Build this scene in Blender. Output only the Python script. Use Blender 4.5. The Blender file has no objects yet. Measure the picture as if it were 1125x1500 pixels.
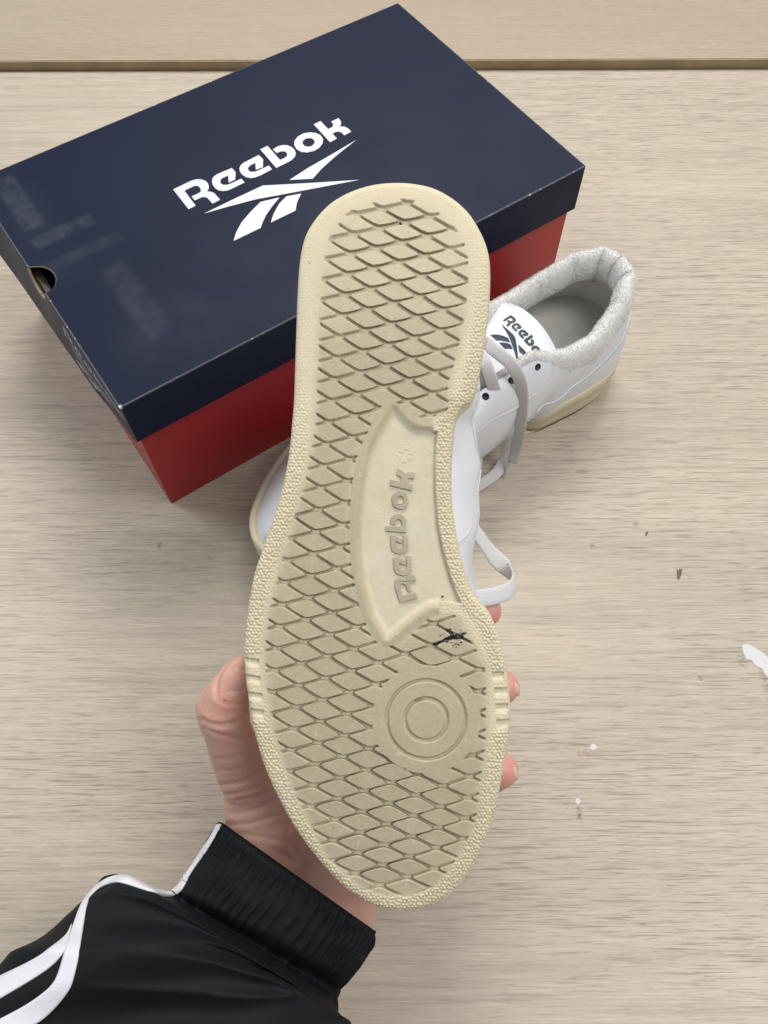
import bpy, bmesh, math, random
import numpy as np
from mathutils import Vector, Matrix, noise as mnoise
from mathutils.geometry import tessellate_polygon
from mathutils.bvhtree import BVHTree

random.seed(7); rng = np.random.default_rng(7)
SC = bpy.context.scene
COL = SC.collection

# ------------------------------------------------------------------ camera
TH, RHO, CH, F = 0.4786, -0.0031, 0.4945, 1213.0      # tilt from straight down, roll, height above table, focal in photo px
CX, CY = 562.5, 750.0
_d = np.array([0, math.sin(TH), -math.cos(TH)]); _u = np.array([0, math.cos(TH), math.sin(TH)]); _r = np.array([1., 0, 0])
_c, _s = math.cos(RHO), math.sin(RHO)
CR, CU, CD = _c*_r + _s*_u, -_s*_r + _c*_u, _d
CO = np.array([0, 0, CH])
cam = bpy.data.cameras.new('camera'); camo = bpy.data.objects.new('camera', cam); COL.objects.link(camo)
camo.matrix_world = Matrix(((CR[0], CU[0], -CD[0], CO[0]), (CR[1], CU[1], -CD[1], CO[1]), (CR[2], CU[2], -CD[2], CO[2]), (0, 0, 0, 1)))
cam.sensor_fit = 'VERTICAL'; cam.sensor_height = 36; cam.lens = 36*F/1500; cam.clip_start = .01; cam.clip_end = 50
SC.camera = camo

# ------------------------------------------------------------------ room light: ceiling panels and soft room fill
w = bpy.data.worlds.new('World'); SC.world = w; w.use_nodes = True
w.node_tree.nodes['Background'].inputs[0].default_value = (.87, .935, 1, 1)
w.node_tree.nodes['Background'].inputs[1].default_value = .34
def area(name, loc, target, sx, sy, power, col):
    l = bpy.data.lights.new(name, 'AREA'); l.shape = 'RECTANGLE'; l.size = sx; l.size_y = sy; l.energy = power; l.color = col
    o = bpy.data.objects.new(name, l); COL.objects.link(o); o.location = loc
    o.rotation_euler = (Vector(target)-Vector(loc)).to_track_quat('-Z', 'Y').to_euler()
    return o
area('ceiling_lamp_far', (.15, 1.75, 1.9), (0, .5, 0), 1.3, .5, 33, (1, .955, .88))
area('ceiling_lamp_right', (.85, .05, 1.75), (.2, .2, 0), .6, 1.1, 20, (1, .955, .935))
area('ceiling_lamp_left', (-1.5, .9, 1.5), (-.1, .4, .05), .6, 1.2, 15, (.95, .97, 1))
SC.view_settings.view_transform = 'Standard'; SC.view_settings.look = 'None'
SC.view_settings.exposure = -0.09; SC.view_settings.gamma = 1.0

# ------------------------------------------------------------------ helpers
def ray(px, py):
    px = np.asarray(px, float); py = np.asarray(py, float)
    return CD + ((px-CX)/F)[..., None]*CR - ((py-CY)/F)[..., None]*CU
def at_depth(px, py, d):
    return CO + ray(px, py)*np.asarray(d, float)[..., None]
def at_z(px, py, z):
    v = ray(px, py); return CO + v*((z-CO[2])/v[..., 2])[..., None]
def project(P):
    q = np.asarray(P) - CO; z = q@CD
    return np.stack([CX+F*(q@CR)/z, CY-F*(q@CU)/z], -1)
def sm(a, b, x):
    t = np.clip((np.asarray(x, float)-a)/(b-a), 0, 1); return t*t*(3-2*t)
def catmull(P, n, closed=False):
    P = np.asarray(P, float); m = len(P)
    segs = m if closed else m-1
    t = np.linspace(0, segs, n, endpoint=not closed)
    i = np.minimum(t.astype(int), segs-1); f = (t-i)[:, None]
    g = (lambda k: P[k % m]) if closed else (lambda k: P[np.clip(k, 0, m-1)])
    a, b, c, d = g(i-1), g(i), g(i+1), g(i+2)
    return .5*((2*b)+(-a+c)*f+(2*a-5*b+4*c-d)*f**2+(-a+3*b-3*c+d)*f**3)
def resample(P, n, closed=False):
    P = np.asarray(P, float)
    if closed: P = np.vstack([P, P[:1]])
    L = np.r_[0, np.cumsum(np.linalg.norm(np.diff(P, axis=0), axis=1))]
    t = np.linspace(0, L[-1], n, endpoint=not closed)
    return np.stack([np.interp(t, L, P[:, k]) for k in range(P.shape[1])], -1)
def interp_keys(x, xs, Y):
    Y = np.asarray(Y, float); return np.stack([np.interp(x, xs, Y[:, k]) for k in range(Y.shape[1])], -1)
def inside(P, poly):
    x, y = P[:, 0], P[:, 1]; r = np.zeros(len(P), bool); n = len(poly)
    for i in range(n):
        x0, y0 = poly[i]; x1, y1 = poly[(i+1) % n]
        if y0 == y1: continue
        c = ((y0 > y) != (y1 > y)) & (x < (x1-x0)*(y-y0)/(y1-y0)+x0); r ^= c
    return r
def sdist(P, poly):
    """signed distance to a closed polygon, positive inside, and the nearest point on it"""
    best = np.full(len(P), 1e9); near = np.zeros((len(P), 2)); n = len(poly)
    for i in range(n):
        a = poly[i]; e = poly[(i+1) % n]-a
        t = np.clip(((P-a)@e)/max(e@e, 1e-12), 0, 1); q = a+t[:, None]*e
        d = ((P-q)**2).sum(1); k = d < best; best[k] = d[k]; near[k] = q[k]
    return np.where(inside(P, poly), 1, -1)*np.sqrt(best), near
def hash2(i, j, k=0):
    return np.modf(np.abs(np.sin(i*127.1+j*311.7+k*74.7)*43758.5453))[0]
def vnoise(P, s, seed=0):
    P = np.asarray(P); return np.array([mnoise.noise(Vector((p[0]*s+seed, p[1]*s-seed, (p[2] if len(p) > 2 else 0)*s))) for p in P])

def link(name, me, mat=None, parent=None, smooth=False):
    o = bpy.data.objects.new(name, me); COL.objects.link(o)
    if mat is not None and len(me.materials) == 0: me.materials.append(mat)
    if smooth: me.polygons.foreach_set('use_smooth', [True]*len(me.polygons))
    if parent is not None: o.parent = parent
    return o
def mesh(name, V, Fc, mat=None, parent=None, smooth=True):
    me = bpy.data.meshes.new(name); me.from_pydata([tuple(map(float, v)) for v in V], [], [tuple(map(int, f)) for f in Fc]); me.update()
    return link(name, me, mat, parent, smooth)
def fast_mesh(name, V, Q, mat=None, parent=None, smooth=True):
    """big quad / tri mesh from numpy arrays"""
    me = bpy.data.meshes.new(name); k = Q.shape[1]
    me.vertices.add(len(V)); me.vertices.foreach_set('co', np.asarray(V, np.float32).ravel())
    me.loops.add(Q.size); me.loops.foreach_set('vertex_index', np.asarray(Q, np.int32).ravel())
    me.polygons.add(len(Q)); me.polygons.foreach_set('loop_start', np.arange(0, Q.size, k, dtype=np.int32))
    me.update(calc_edges=True); me.validate()
    return link(name, me, mat, parent, smooth)
def gridfaces(n, m, wrap_n=False, wrap_m=False, flip=False):
    I = np.arange(n if wrap_n else n-1); J = np.arange(m if wrap_m else m-1)
    i, j = np.meshgrid(I, J, indexing='ij'); i2, j2 = (i+1) % n, (j+1) % m
    Q = np.stack([i*m+j, i2*m+j, i2*m+j2, i*m+j2], -1).reshape(-1, 4)
    return Q[:, ::-1] if flip else Q
def empty(name, label, cat, mw=None, group=None):
    o = bpy.data.objects.new(name, None); COL.objects.link(o); o.empty_display_size = .05
    if mw is not None: o.matrix_world = mw
    o['label'] = label; o['category'] = cat
    if group: o['group'] = group
    return o
def frame(o, x, y, z):
    return Matrix(((x[0], y[0], z[0], o[0]), (x[1], y[1], z[1], o[1]), (x[2], y[2], z[2], o[2]), (0, 0, 0, 1)))
def prism_data(outer, holes, z0, z1, bev=0.0):
    """outline (with holes) extruded from z0 to z1; vertices, faces"""
    loops = [np.asarray(outer, float)]+[np.asarray(h, float) for h in holes]
    tri = tessellate_polygon([[Vector((p[0], p[1], 0)) for p in l] for l in loops])
    flat = np.vstack(loops); n = len(flat)
    V = [(p[0], p[1], z1) for p in flat]+[(p[0], p[1], z0) for p in flat]
    Fc = []
    for t in tri:
        a, b, c = flat[t[0]], flat[t[1]], flat[t[2]]
        s = (b[0]-a[0])*(c[1]-a[1])-(b[1]-a[1])*(c[0]-a[0])
        if abs(s) < 1e-14: continue
        t = tuple(t) if s > 0 else tuple(t)[::-1]
        Fc.append(t); Fc.append((t[2]+n, t[1]+n, t[0]+n))
    k = 0
    for li, l in enumerate(loops):
        m = len(l); ar = sum(l[i][0]*l[(i+1) % m][1]-l[(i+1) % m][0]*l[i][1] for i in range(m))
        ccw = (ar > 0) == (li == 0)
        for i in range(m):
            a, b = k+i, k+(i+1) % m
            Fc.append((a, a+n, b+n, b) if ccw else (b, b+n, a+n, a))
        k += m
    return V, Fc
def boxes_data(bs):
    V, Fc = [], []
    for (x0, x1, y0, y1, z0, z1) in bs:
        n = len(V); V += [(x, y, z) for x in (x0, x1) for y in (y0, y1) for z in (z0, z1)]
        Fc += [tuple(n+i for i in f) for f in ((0, 1, 3, 2), (4, 6, 7, 5), (0, 4, 5, 1), (2, 3, 7, 6), (0, 2, 6, 4), (1, 5, 7, 3))]
    return V, Fc
def tube_data(path, rad, n=8, cap=True):
    path = np.asarray(path, float); m = len(path); T = np.gradient(path, axis=0); T /= np.linalg.norm(T, axis=1)[:, None]+1e-12
    up = np.array([0, 0, 1.]); V = []
    if abs(T[0]@up) > .9: up = np.array([1., 0, 0])
    rad = np.broadcast_to(rad, (m,))
    for k in range(m):
        a = np.cross(T[k], up); a /= np.linalg.norm(a); b = np.cross(a, T[k]); up = b
        for q in range(n):
            an = 2*math.pi*q/n; V.append(path[k]+rad[k]*(math.cos(an)*a+math.sin(an)*b))
    Fc = [tuple(f) for f in gridfaces(m, n, wrap_m=True)]
    if cap: Fc += [tuple(range(n)), tuple(range((m-1)*n, m*n))[::-1]]
    return V, Fc
def ribbon(name, path, wdir, width, thick, mat, parent=None, curl=.12):
    """flat woven lace: a closed strip with a soft oval section"""
    path = np.asarray(path, float); m = len(path); T = np.gradient(path, axis=0); T /= np.linalg.norm(T, axis=1)[:, None]
    W = np.asarray(wdir, float); W = W-(W*T).sum(1)[:, None]*T; W /= np.linalg.norm(W, axis=1)[:, None]
    N = np.cross(T, W); prof = []
    for q in range(14):
        an = 2*math.pi*q/14; cx = math.copysign(abs(math.cos(an))**.6, math.cos(an)); cz = math.copysign(abs(math.sin(an))**.8, math.sin(an))
        prof.append((cx*width/2, cz*thick/2 - curl*width*.25*(cx*cx)))
    V = np.array([path[k]+a*W[k]+b*N[k] for k in range(m) for a, b in prof])
    Fc = [tuple(f) for f in gridfaces(m, 14, wrap_m=True)]+[tuple(range(14)), tuple(range((m-1)*14, m*14))[::-1]]
    return mesh(name, V, Fc, mat, parent)

# ------------------------------------------------------------------ materials
class N:
    def __init__(s, name):
        s.m = bpy.data.materials.new(name); s.m.use_nodes = True; s.t = s.m.node_tree; s.b = s.t.nodes['Principled BSDF']
    def n(s, kind, **kw):
        o = s.t.nodes.new('ShaderNode'+kind)
        for k, v in kw.items():
            if k.startswith('i_'):
                q = k[2:]; q = int(q) if q.isdigit() else q.replace('_', ' ')
                if isinstance(v, bpy.types.NodeSocket): s.t.links.new(v, o.inputs[q])
                else: o.inputs[q].default_value = v
            else: setattr(o, k, v)
        return o
    def L(s, a, b): s.t.links.new(a, b)
    def coord(s, ob=None, kind='Object', scale=(1, 1, 1), loc=(0, 0, 0), rot=(0, 0, 0)):
        c = s.n('TexCoord'); 
        if ob is not None: c.object = ob
        mp = s.n('Mapping', i_Scale=scale, i_Location=loc, i_Rotation=rot); s.L(c.outputs[kind], mp.inputs[0]); return mp.outputs[0]
    def noise(s, v, scale, detail=3, rough=.55, dist=0):
        o = s.n('TexNoise', i_Scale=scale, i_Detail=detail, i_Roughness=rough, i_Distortion=dist); s.L(v, o.inputs['Vector']); return o.outputs[0]
    def ramp(s, v, stops, interp='LINEAR'):
        o = s.n('ValToRGB'); s.L(v, o.inputs[0]); e = o.color_ramp.elements; o.color_ramp.interpolation = interp
        while len(e) < len(stops): e.new(.5)
        for k, (p, c) in enumerate(stops):
            e[k].position = p; e[k].color = (c, c, c, 1) if not isinstance(c, tuple) else c+(1,)
        return o.outputs[0]
    def mix(s, f, a, b, mode='MIX'):
        o = s.n('MixRGB', blend_type=mode)
        for k, v in ((0, f), (1, a), (2, b)):
            if isinstance(v, bpy.types.NodeSocket): s.L(v, o.inputs[k])
            elif k == 0: o.inputs[0].default_value = v
            else: o.inputs[k].default_value = v+(1,)
        return o.outputs[0]
    def math(s, op, a, b=0.0, c=None, clamp=False):
        o = s.n('Math', operation=op, use_clamp=clamp)
        for k, v in ((0, a), (1, b), (2, c)):
            if v is None: continue
            if isinstance(v, bpy.types.NodeSocket): s.L(v, o.inputs[k])
            else: o.inputs[k].default_value = v
        return o.outputs[0]
    def base(s, c):
        if isinstance(c, tuple): s.b.inputs['Base Color'].default_value = c+(1,)
        else: s.L(c, s.b.inputs['Base Color'])
    def bump(s, h, strength=.3, dist=.001):
        o = s.n('Bump', i_Strength=strength, i_Distance=dist); s.L(h, o.inputs['Height']); s.L(o.outputs[0], s.b.inputs['Normal'])
    def set(s, **kw):
        for k, v in kw.items():
            i = s.b.inputs[k.replace('_', ' ')]
            if isinstance(v, bpy.types.NodeSocket): s.L(v, i)
            else: i.default_value = v
        return s.m
def plain(name, col, rough=.6, var=.08, scale=60, bump=0, **kw):
    m = N(name); c = m.coord(); t = m.noise(c, scale, 4)
    lo = tuple(x*(1-var) for x in col); hi = tuple(min(1, x*(1+var)) for x in col)
    m.base(m.ramp(t, [(.3, lo), (.7, hi)])); m.set(Roughness=rough, **kw)
    if bump: m.bump(m.noise(c, scale*6, 3), bump, .0006)
    return m.m

def wood_mat(name, light, dark, tint, stains=False):
    m = N(name)
    c = m.coord()
    broad = m.noise(m.coord(scale=(1.2, 16, 1)), 1.0, 3, .5, .3)
    bands = m.noise(m.coord(scale=(5, 190, 1), loc=(3, 1, 0)), 1.0, 4, .6, .25)
    wig = m.noise(m.coord(scale=(32, 820, 1), loc=(.3, .7, 0)), 1.0, 3, .6, .35)
    fine = m.noise(m.coord(scale=(75, 1900, 1), loc=(5, 2, 0)), 1.0, 3, .6, .2)
    streak = m.ramp(wig, [(.53, 0.), (.64, 1.)])
    strk2 = m.ramp(fine, [(.54, 0.), (.66, 1.)])
    col = m.mix(m.ramp(broad, [(.3, 0.), (.7, 1.)]), light, tint)
    col = m.mix(m.math('MULTIPLY', m.ramp(bands, [(.46, 0.), (.70, 1.)]), .30), col, dark)
    area_f = m.ramp(m.noise(m.coord(scale=(2.2, 9, 1), loc=(9, 4, 0)), 1.0, 2), [(.35, .30), (.62, 1.)])
    col = m.mix(m.math('MULTIPLY', m.math('MULTIPLY', streak, .66), area_f), col, dark)
    col = m.mix(m.math('MULTIPLY', m.math('MULTIPLY', strk2, .58), area_f), col, tuple(x*.8 for x in dark))
    pale = m.noise(m.coord(scale=(30, 1000, 1), loc=(1, 8, 0)), 1.0, 3, .6, .2)
    col = m.mix(m.math('MULTIPLY', m.ramp(pale, [(.56, 0.), (.68, 1.)]), .45), col, tuple(min(.8, x*1.28) for x in light))
    if stains:
        # brown grime trails next to the chipped spots, dark specks
        sep = m.n('SeparateXYZ'); m.L(c, sep.inputs[0])
        def smear(x, y, rx, ry, amt, colr, scl=500):
            dx = m.math('DIVIDE', m.math('SUBTRACT', sep.outputs[0], x), rx); dy = m.math('DIVIDE', m.math('SUBTRACT', sep.outputs[1], y+.75), ry)
            d = m.math('SQRT', m.math('ADD', m.math('MULTIPLY', dx, dx), m.math('MULTIPLY', dy, dy)))
            k = m.ramp(d, [(.25, 1.), (1., 0.)])
            nn = m.ramp(m.noise(c, scl, 4), [(.36, 0.), (.62, 1.)])
            return m.mix(m.math('MULTIPLY', m.math('MULTIPLY', k, nn), amt), col_ref[0], colr)
        col_ref = [col]
        for args in ((.2335, .139, .006, .016, .75, (.22, .15, .07)), (.2195, .152, .0035, .006, .6, (.2, .17, .13)),
                     (.1165, .097, .006, .005, .6, (.3, .22, .1)), (.1080, .088, .008, .020, .22, (.32, .25, .13)),
                     (.1098, .064, .0018, .006, .9, (.10, .07, .04)), (.1925, .142, .002, .0022, .95, (.12, .09, .06), 900),
                     (.168, .247, .0025, .002, .9, (.15, .12, .09), 900), (-.148, .232, .0025, .004, .8, (.13, .11, .08), 900), (.075, .235, .003, .002, .5, (.2, .16, .1)),
                     (.137, .231, .0026, .003, .85, (.14, .12, .08), 1200), (.2145, .0385, .0012, .0025, .9, (.1, .08, .06), 900)):
            col_ref[0] = smear(*args)
        col = col_ref[0]
    m.base(col)
    m.bump(m.math('ADD', m.math('MULTIPLY', wig, .6), fine), .12, .0004)
    m.set(Roughness=.42, Specular_IOR_Level=.45)
    return m.m
M_WOOD = wood_mat('desk_laminate', (.57, .50, .398), (.215, .178, .136), (.495, .435, .347), True)
M_WOOD2 = wood_mat('far_desk_laminate', (.455, .378, .283), (.33, .265, .19), (.41, .335, .248))
M_EDGE = plain('desk_edge_band', (.30, .235, .14), .5, .15, 40)
M_CHIP = plain('bare_white_board', (.70, .70, .70), .5, .03, 300)
M_SPOT = plain('brown_residue', (.13, .10, .055), .5, .3, 300)

# ------------------------------------------------------------------ the two desks pushed together
def desk(label, y0, y1, ztop, mat):
    t = empty('desk', label, 'desk', Matrix.Translation((0, y0, 0)))
    e = .0016
    V, Fc = boxes_data([(-1.1, 1.1, e, y1-y0-e, ztop-.026, ztop)])
    top = mesh('tabletop', V, Fc, mat, t, False)
    for y in (0, y1-y0-e+.0001):
        V, Fc = boxes_data([(-1.1, 1.1, y, y+e-.0001, ztop-.0255, ztop-.0004)]); mesh('edge_band', V, Fc, M_EDGE, t, False)
    return t, top
YG = float(at_z(562, 102.6, 0.)[1])                    # rear edge of the near desk
desk_near, top_near = desk('pale wood-grain laminate desk under the shoes, chipped with white spots', -.75, YG, 0.0, M_WOOD)
desk_far, _ = desk('second wood-grain desk with a brown front edge, behind the box', YG+.0012, YG+.8, .0085, M_WOOD2)
def flat_mark(name, pts, mat, z=.00025, parent=desk_near):
    P = at_z(np.array([p[0] for p in pts]), np.array([p[1] for p in pts]), z)
    loc = np.array(parent.location)
    V, Fc = prism_data(P[:, :2]-loc[:2], [], z-.0002, z); return mesh(name, V, Fc, mat, parent, False)
flat_mark('chipped_spot', [(1087, 946), (1094, 943), (1101, 946), (1110, 951), (1119, 957), (1126, 964), (1140, 975), (1150, 990), (1140, 1000), (1125, 992), (1119, 986), (1117, 980), (1106, 974), (1101, 967), (1093, 965), (1089, 956)], M_CHIP)
flat_mark('chipped_spot', [(869+5*math.cos(a)*(1+.12*math.sin(3*a)), 1094+4.6*math.sin(a)) for a in np.linspace(0, 6.28, 14)[:-1]], M_CHIP)
flat_mark('chipped_spot', [(846.5+4*math.cos(a), 1173.5+4.6*math.sin(a)*(1+.1*math.sin(2*a))) for a in np.linspace(0, 6.28, 14)[:-1]], M_CHIP)
flat_mark('residue_speck', [(991, 833), (993.5, 836), (996, 833), (999.5, 834), (998, 842), (995, 849), (991.5, 847), (992, 840)], M_SPOT)
flat_mark('residue_speck', [(946, 780), (949, 777.5), (950, 779.5), (947, 785), (945, 785)], M_SPOT)

# ------------------------------------------------------------------ lettering outlines, traced once and reused
def tr(pts, ox, oy, s): return np.array([(ox+x/s, oy+y/s) for x, y in pts])
K1 = 9.375
G_PX = {
 'R': [tr([(35,355),(270,240),(340,217),(410,214),(470,232),(510,265),(527,310),(522,350),(500,380),(560,388),(600,405),(640,450),(680,495),(575,550),(530,497),(500,468),(460,458),(420,465),(330,505),(288,450),(380,408),(412,385),(416,355),(400,325),(370,305),(335,305),(300,318),(190,372),(345,578),(245,625)],250,240,K1)],
 'e': [tr([(970,207),(1017,258),(860,335),(790,366),(720,377),(660,368),(610,335),(578,290),(567,240),(575,200),(600,170),(650,140),(840,60),(892,115),(888,218),(798,262),(788,165),(720,195),(690,215),(682,245),(690,275),(720,290),(770,293),(830,272)],250,240,K1)],
 'e2': [tr([(600,308),(643,360),(480,445),(400,474),(340,480),(280,465),(230,430),(200,385),(195,345),(210,305),(250,270),(460,163),(520,220),(518,330),(420,365),(414,270),(345,305),(318,330),(312,355),(325,380),(355,395),(400,393),(440,380)],330,210,K1)],
 'b': [tr([(480,85),(580,37),(752,230),(810,205),(845,180),(852,150),(835,122),(800,112),(760,115),(705,135),(655,85),(720,45),(790,26),(850,28),(910,52),(955,95),(970,140),(958,185),(920,225),(880,252),(700,340)],330,210,K1)],
 'o': [tr([(320,320),(400,330),(465,360),(500,410),(495,470),(450,530),(380,575),(280,597),(200,590),(140,555),(103,500),(105,440),(150,380),(230,335)],420,160,K1),
       tr([(300,400),(350,405),(385,435),(380,475),(345,508),(295,520),(245,508),(218,475),(222,440),(255,410)],420,160,K1)],
 'k': [tr([(370,210),(465,165),(568,275),(630,245),(640,215),(612,172),(710,125),(742,165),(748,205),(730,245),(790,240),(840,265),(887,310),(790,363),(755,325),(715,310),(670,315),(628,340),(690,405),(595,457)],420,160,K1)],
}
K4 = 4.6875
MARK_PX = [tr(p, 290, 200, K4) for p in (
 [(628,300),(760,214),(900,135),(1088,24),(1000,92),(930,150),(850,222),(788,291)],
 [(42,530),(240,434),(445,338),(780,320),(1108,299),(860,346),(640,388),(400,432),(210,482)],
 [(245,718),(262,660),(300,590),(360,520),(430,450),(560,420),(510,480),(465,545),(440,600),(432,628)],
 [(500,592),(520,530),(560,460),(608,412),(708,393),(680,455),(670,510)])]

# ------------------------------------------------------------------ shoe box
BL, BW, BH, LID, OV, YAW = .335, .2135, .1195, .0355, .003, .5996
BO = np.array([-.1444, .2590, 0.])
be = np.array([math.cos(YAW), math.sin(YAW), 0]); bn = np.array([-math.sin(YAW), math.cos(YAW), 0])
box = empty('shoe_box', 'closed navy and red cardboard shoe box standing behind both shoes', 'shoe box', frame(BO, be, bn, (0, 0, 1)))
def box_uv(px):
    P = at_z(px[:, 0], px[:, 1], BH)-BO; return np.stack([P@be, P@bn], -1)

def lid_mat():
    m = N('navy_coated_card'); c = m.coord(box)
    sep = m.n('SeparateXYZ'); m.L(c, sep.inputs[0]); X, Y, Z = sep.outputs
    col = m.ramp(m.noise(c, 9, 3), [(.3, (.0065, .0115, .032)), (.7, (.008, .0135, .037))])
    # rubbed, dusty patches near the left end
    def patch(x0, x1, y0, y1, soft, amt, scl):
        a = m.math('MULTIPLY', m.n('MapRange', interpolation_type='SMOOTHSTEP', i_Value=X, i_From_Min=x0-soft, i_From_Max=x0+soft).outputs[0],
                   m.n('MapRange', interpolation_type='SMOOTHSTEP', i_Value=X, i_From_Min=x1+soft, i_From_Max=x1-soft).outputs[0])
        b = m.math('MULTIPLY', m.n('MapRange', interpolation_type='SMOOTHSTEP', i_Value=Y, i_From_Min=y0-soft, i_From_Max=y0+soft).outputs[0],
                   m.n('MapRange', interpolation_type='SMOOTHSTEP', i_Value=Y, i_From_Min=y1+soft, i_From_Max=y1-soft).outputs[0])
        nn = m.ramp(m.noise(m.coord(box, scale=(1, 1, 1)), scl, 4, .6, .5), [(.32, .15), (.62, 1.)])
        return m.math('MULTIPLY', m.math('MULTIPLY', m.math('MULTIPLY', a, b), nn), amt)
    d = None
    for p in ((.010, .024, .152, .205, .0018, .36, 90), (.010, .050, .134, .145, .0016, .32, 90), (.006, .058, .112, .121, .002, .22, 90), (.034, .050, .032, .096, .0045, .30, 70), (.020, .075, .018, .050, .012, .14, 40), (.0, .03, .10, .21, .01, .10, 30)):
        k = patch(*p); d = k if d is None else m.math('ADD', d, k, clamp=True)
    col = m.mix(m.math('MULTIPLY', d, .28), col, (.26, .28, .34))
    # whitened folds: specks where the print has rubbed off
    def near(v, x, wd): return m.n('MapRange', i_Value=m.math('ABSOLUTE', m.math('SUBTRACT', v, x)), i_From_Min=wd, i_From_Max=wd*.4).outputs[0]
    top = near(Z, BH, .0013)
    e1 = m.math('MULTIPLY', top, m.math('MAXIMUM', m.math('MAXIMUM', near(Y, 0, .0011), near(Y, BW, .0009)), m.math('MAXIMUM', near(X, 0, .0011), near(X, BL, .001))))
    corner = m.math('MULTIPLY', near(X, 0, .0012), near(Y, 0, .0012))
    e2 = m.math('MULTIPLY', m.math('MAXIMUM', e1, corner), m.ramp(m.noise(c, 230, 4, .7), [(.60, 0.), (.68, 1.)]))
    e3 = m.math('MULTIPLY', m.math('MAXIMUM', e1, corner), .14)
    cs = m.math('MULTIPLY', near(X, 0, .0022), m.math('MULTIPLY', near(Y, 0, .0022), near(Z, BH, .0022)))
    col = m.mix(m.math('MAXIMUM', m.math('MAXIMUM', e2, e3), cs, clamp=True), col, (.70, .72, .76))
    m.base(col)
    m.set(Roughness=m.ramp(m.noise(c, 25, 3), [(.3, .42), (.7, .52)]), Specular_IOR_Level=.14)
    m.bump(m.noise(c, 14, 2), .12, .003)
    return m.m
M_LID = lid_mat()
M_KRAFT = plain('raw_board', (.26, .215, .165), .8, .1, 200)
M_RED = plain('red_coated_card', (.40, .018, .024), .4, .06, 20)
M_PRINT2 = plain('scuffed_end_print', (.22, .23, .26), .5, .3, 90); M_PRINT = plain('white_print', (.68, .69, .76), .4, .02, 50)
# lid: five panels of card; the thumb hole bites into the left fold
hole_px = np.array([(40, 389.6), (50, 388.7), (62, 389), (72, 392.5), (79, 399), (82.4, 406.4), (82, 414), (78, 422), (72, 427), (64, 429.6)])
huv = box_uv(hole_px); huv[0, 0] = 0; huv[-1, 0] = 0
ct = .0016
y_hi, y_lo = huv[0, 1], huv[-1, 1]
# top panel outline, counter-clockwise, with the notch in its left side
def topv():
    pts = [(0, 0), (BL, 0), (BL, BW), (0, BW)] + [tuple(p) for p in huv]
    return pts
V, Fc = prism_data(topv(), [], BH-ct, BH)
def add(VF, V, Fc):
    n = len(VF[0]); VF[0].extend(V); VF[1].extend([tuple(i+n for i in f) for f in Fc])
lidVF = [list(V), list(Fc)]
V, Fc = boxes_data([(0, BL, 0, ct, BH-LID, BH-ct-.00002), (0, BL, BW-ct, BW, BH-LID, BH-ct-.00002), (BL-ct, BL, ct+.00002, BW-ct-.00002, BH-LID, BH-ct-.00002)])
add(lidVF, V, Fc)
ym, hr = (y_lo+y_hi)/2, (y_hi-y_lo)/2
# the end flap has sprung outwards, more towards its far corner
def flare(y, z): return np.interp(y, [0, .02, .047, .088, .123, .16, .2135], [0, .001, .0038, .005, .006, .007, .0095])*np.clip((BH-z)/LID, 0, 1)
fy = np.unique(np.r_[np.linspace(ct+.0002, BW-ct-.0002, 40), np.linspace(y_lo, y_hi, 22)]); nz_ = 7
ztop = np.where((fy > y_lo) & (fy < y_hi), BH-ct-.00002-.0085*np.sqrt(np.clip(1-((fy-ym)/hr)**2, 0, 1)), BH-ct-.00002)
FV = []
for lay in (0, 1):
    for y_, zt_ in zip(fy, ztop):
        for q in range(nz_):
            z_ = zt_+(BH-LID-zt_)*q/(nz_-1); FV.append((ct*lay-float(flare(y_, z_)), y_, z_))
nf_ = len(fy)*nz_; FF = [tuple(f) for f in gridfaces(len(fy), nz_, flip=True)]+[tuple(nf_+i for i in f) for f in gridfaces(len(fy), nz_)]
for k in range(len(fy)-1):
    for q in (0, nz_-1):
        a_, b_ = k*nz_+q, (k+1)*nz_+q; FF.append((a_, b_, b_+nf_, a_+nf_))
for k in (0, len(fy)-1):
    for q in range(nz_-1):
        a_, b_ = k*nz_+q, k*nz_+q+1; FF.append((a_, b_, b_+nf_, a_+nf_))
add(lidVF, FV, FF)
flap = [(y, z) for y, z in zip(fy, ztop) if y_lo <= y <= y_hi]
lid = mesh('lid', lidVF[0], lidVF[1], M_LID, box, False)
bv = lid.modifiers.new('folds', 'BEVEL'); bv.width = .0007; bv.segments = 2; bv.limit_method = 'ANGLE'; bv.angle_limit = math.radians(60)
# bare grey-brown board showing on the cut rim of the hole
rim = [(p[0], p[1], BH-.0009) for p in huv]
V, Fc = tube_data(rim, .00055, 6); mesh('cut_rim', V, Fc, M_KRAFT, lid)
rim = [(ct*.4-float(flare(y, z)), y, z-.0003) for y, z in flap]
V, Fc = tube_data(rim, .0009, 6); mesh('cut_rim', V, Fc, M_KRAFT, lid)
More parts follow.
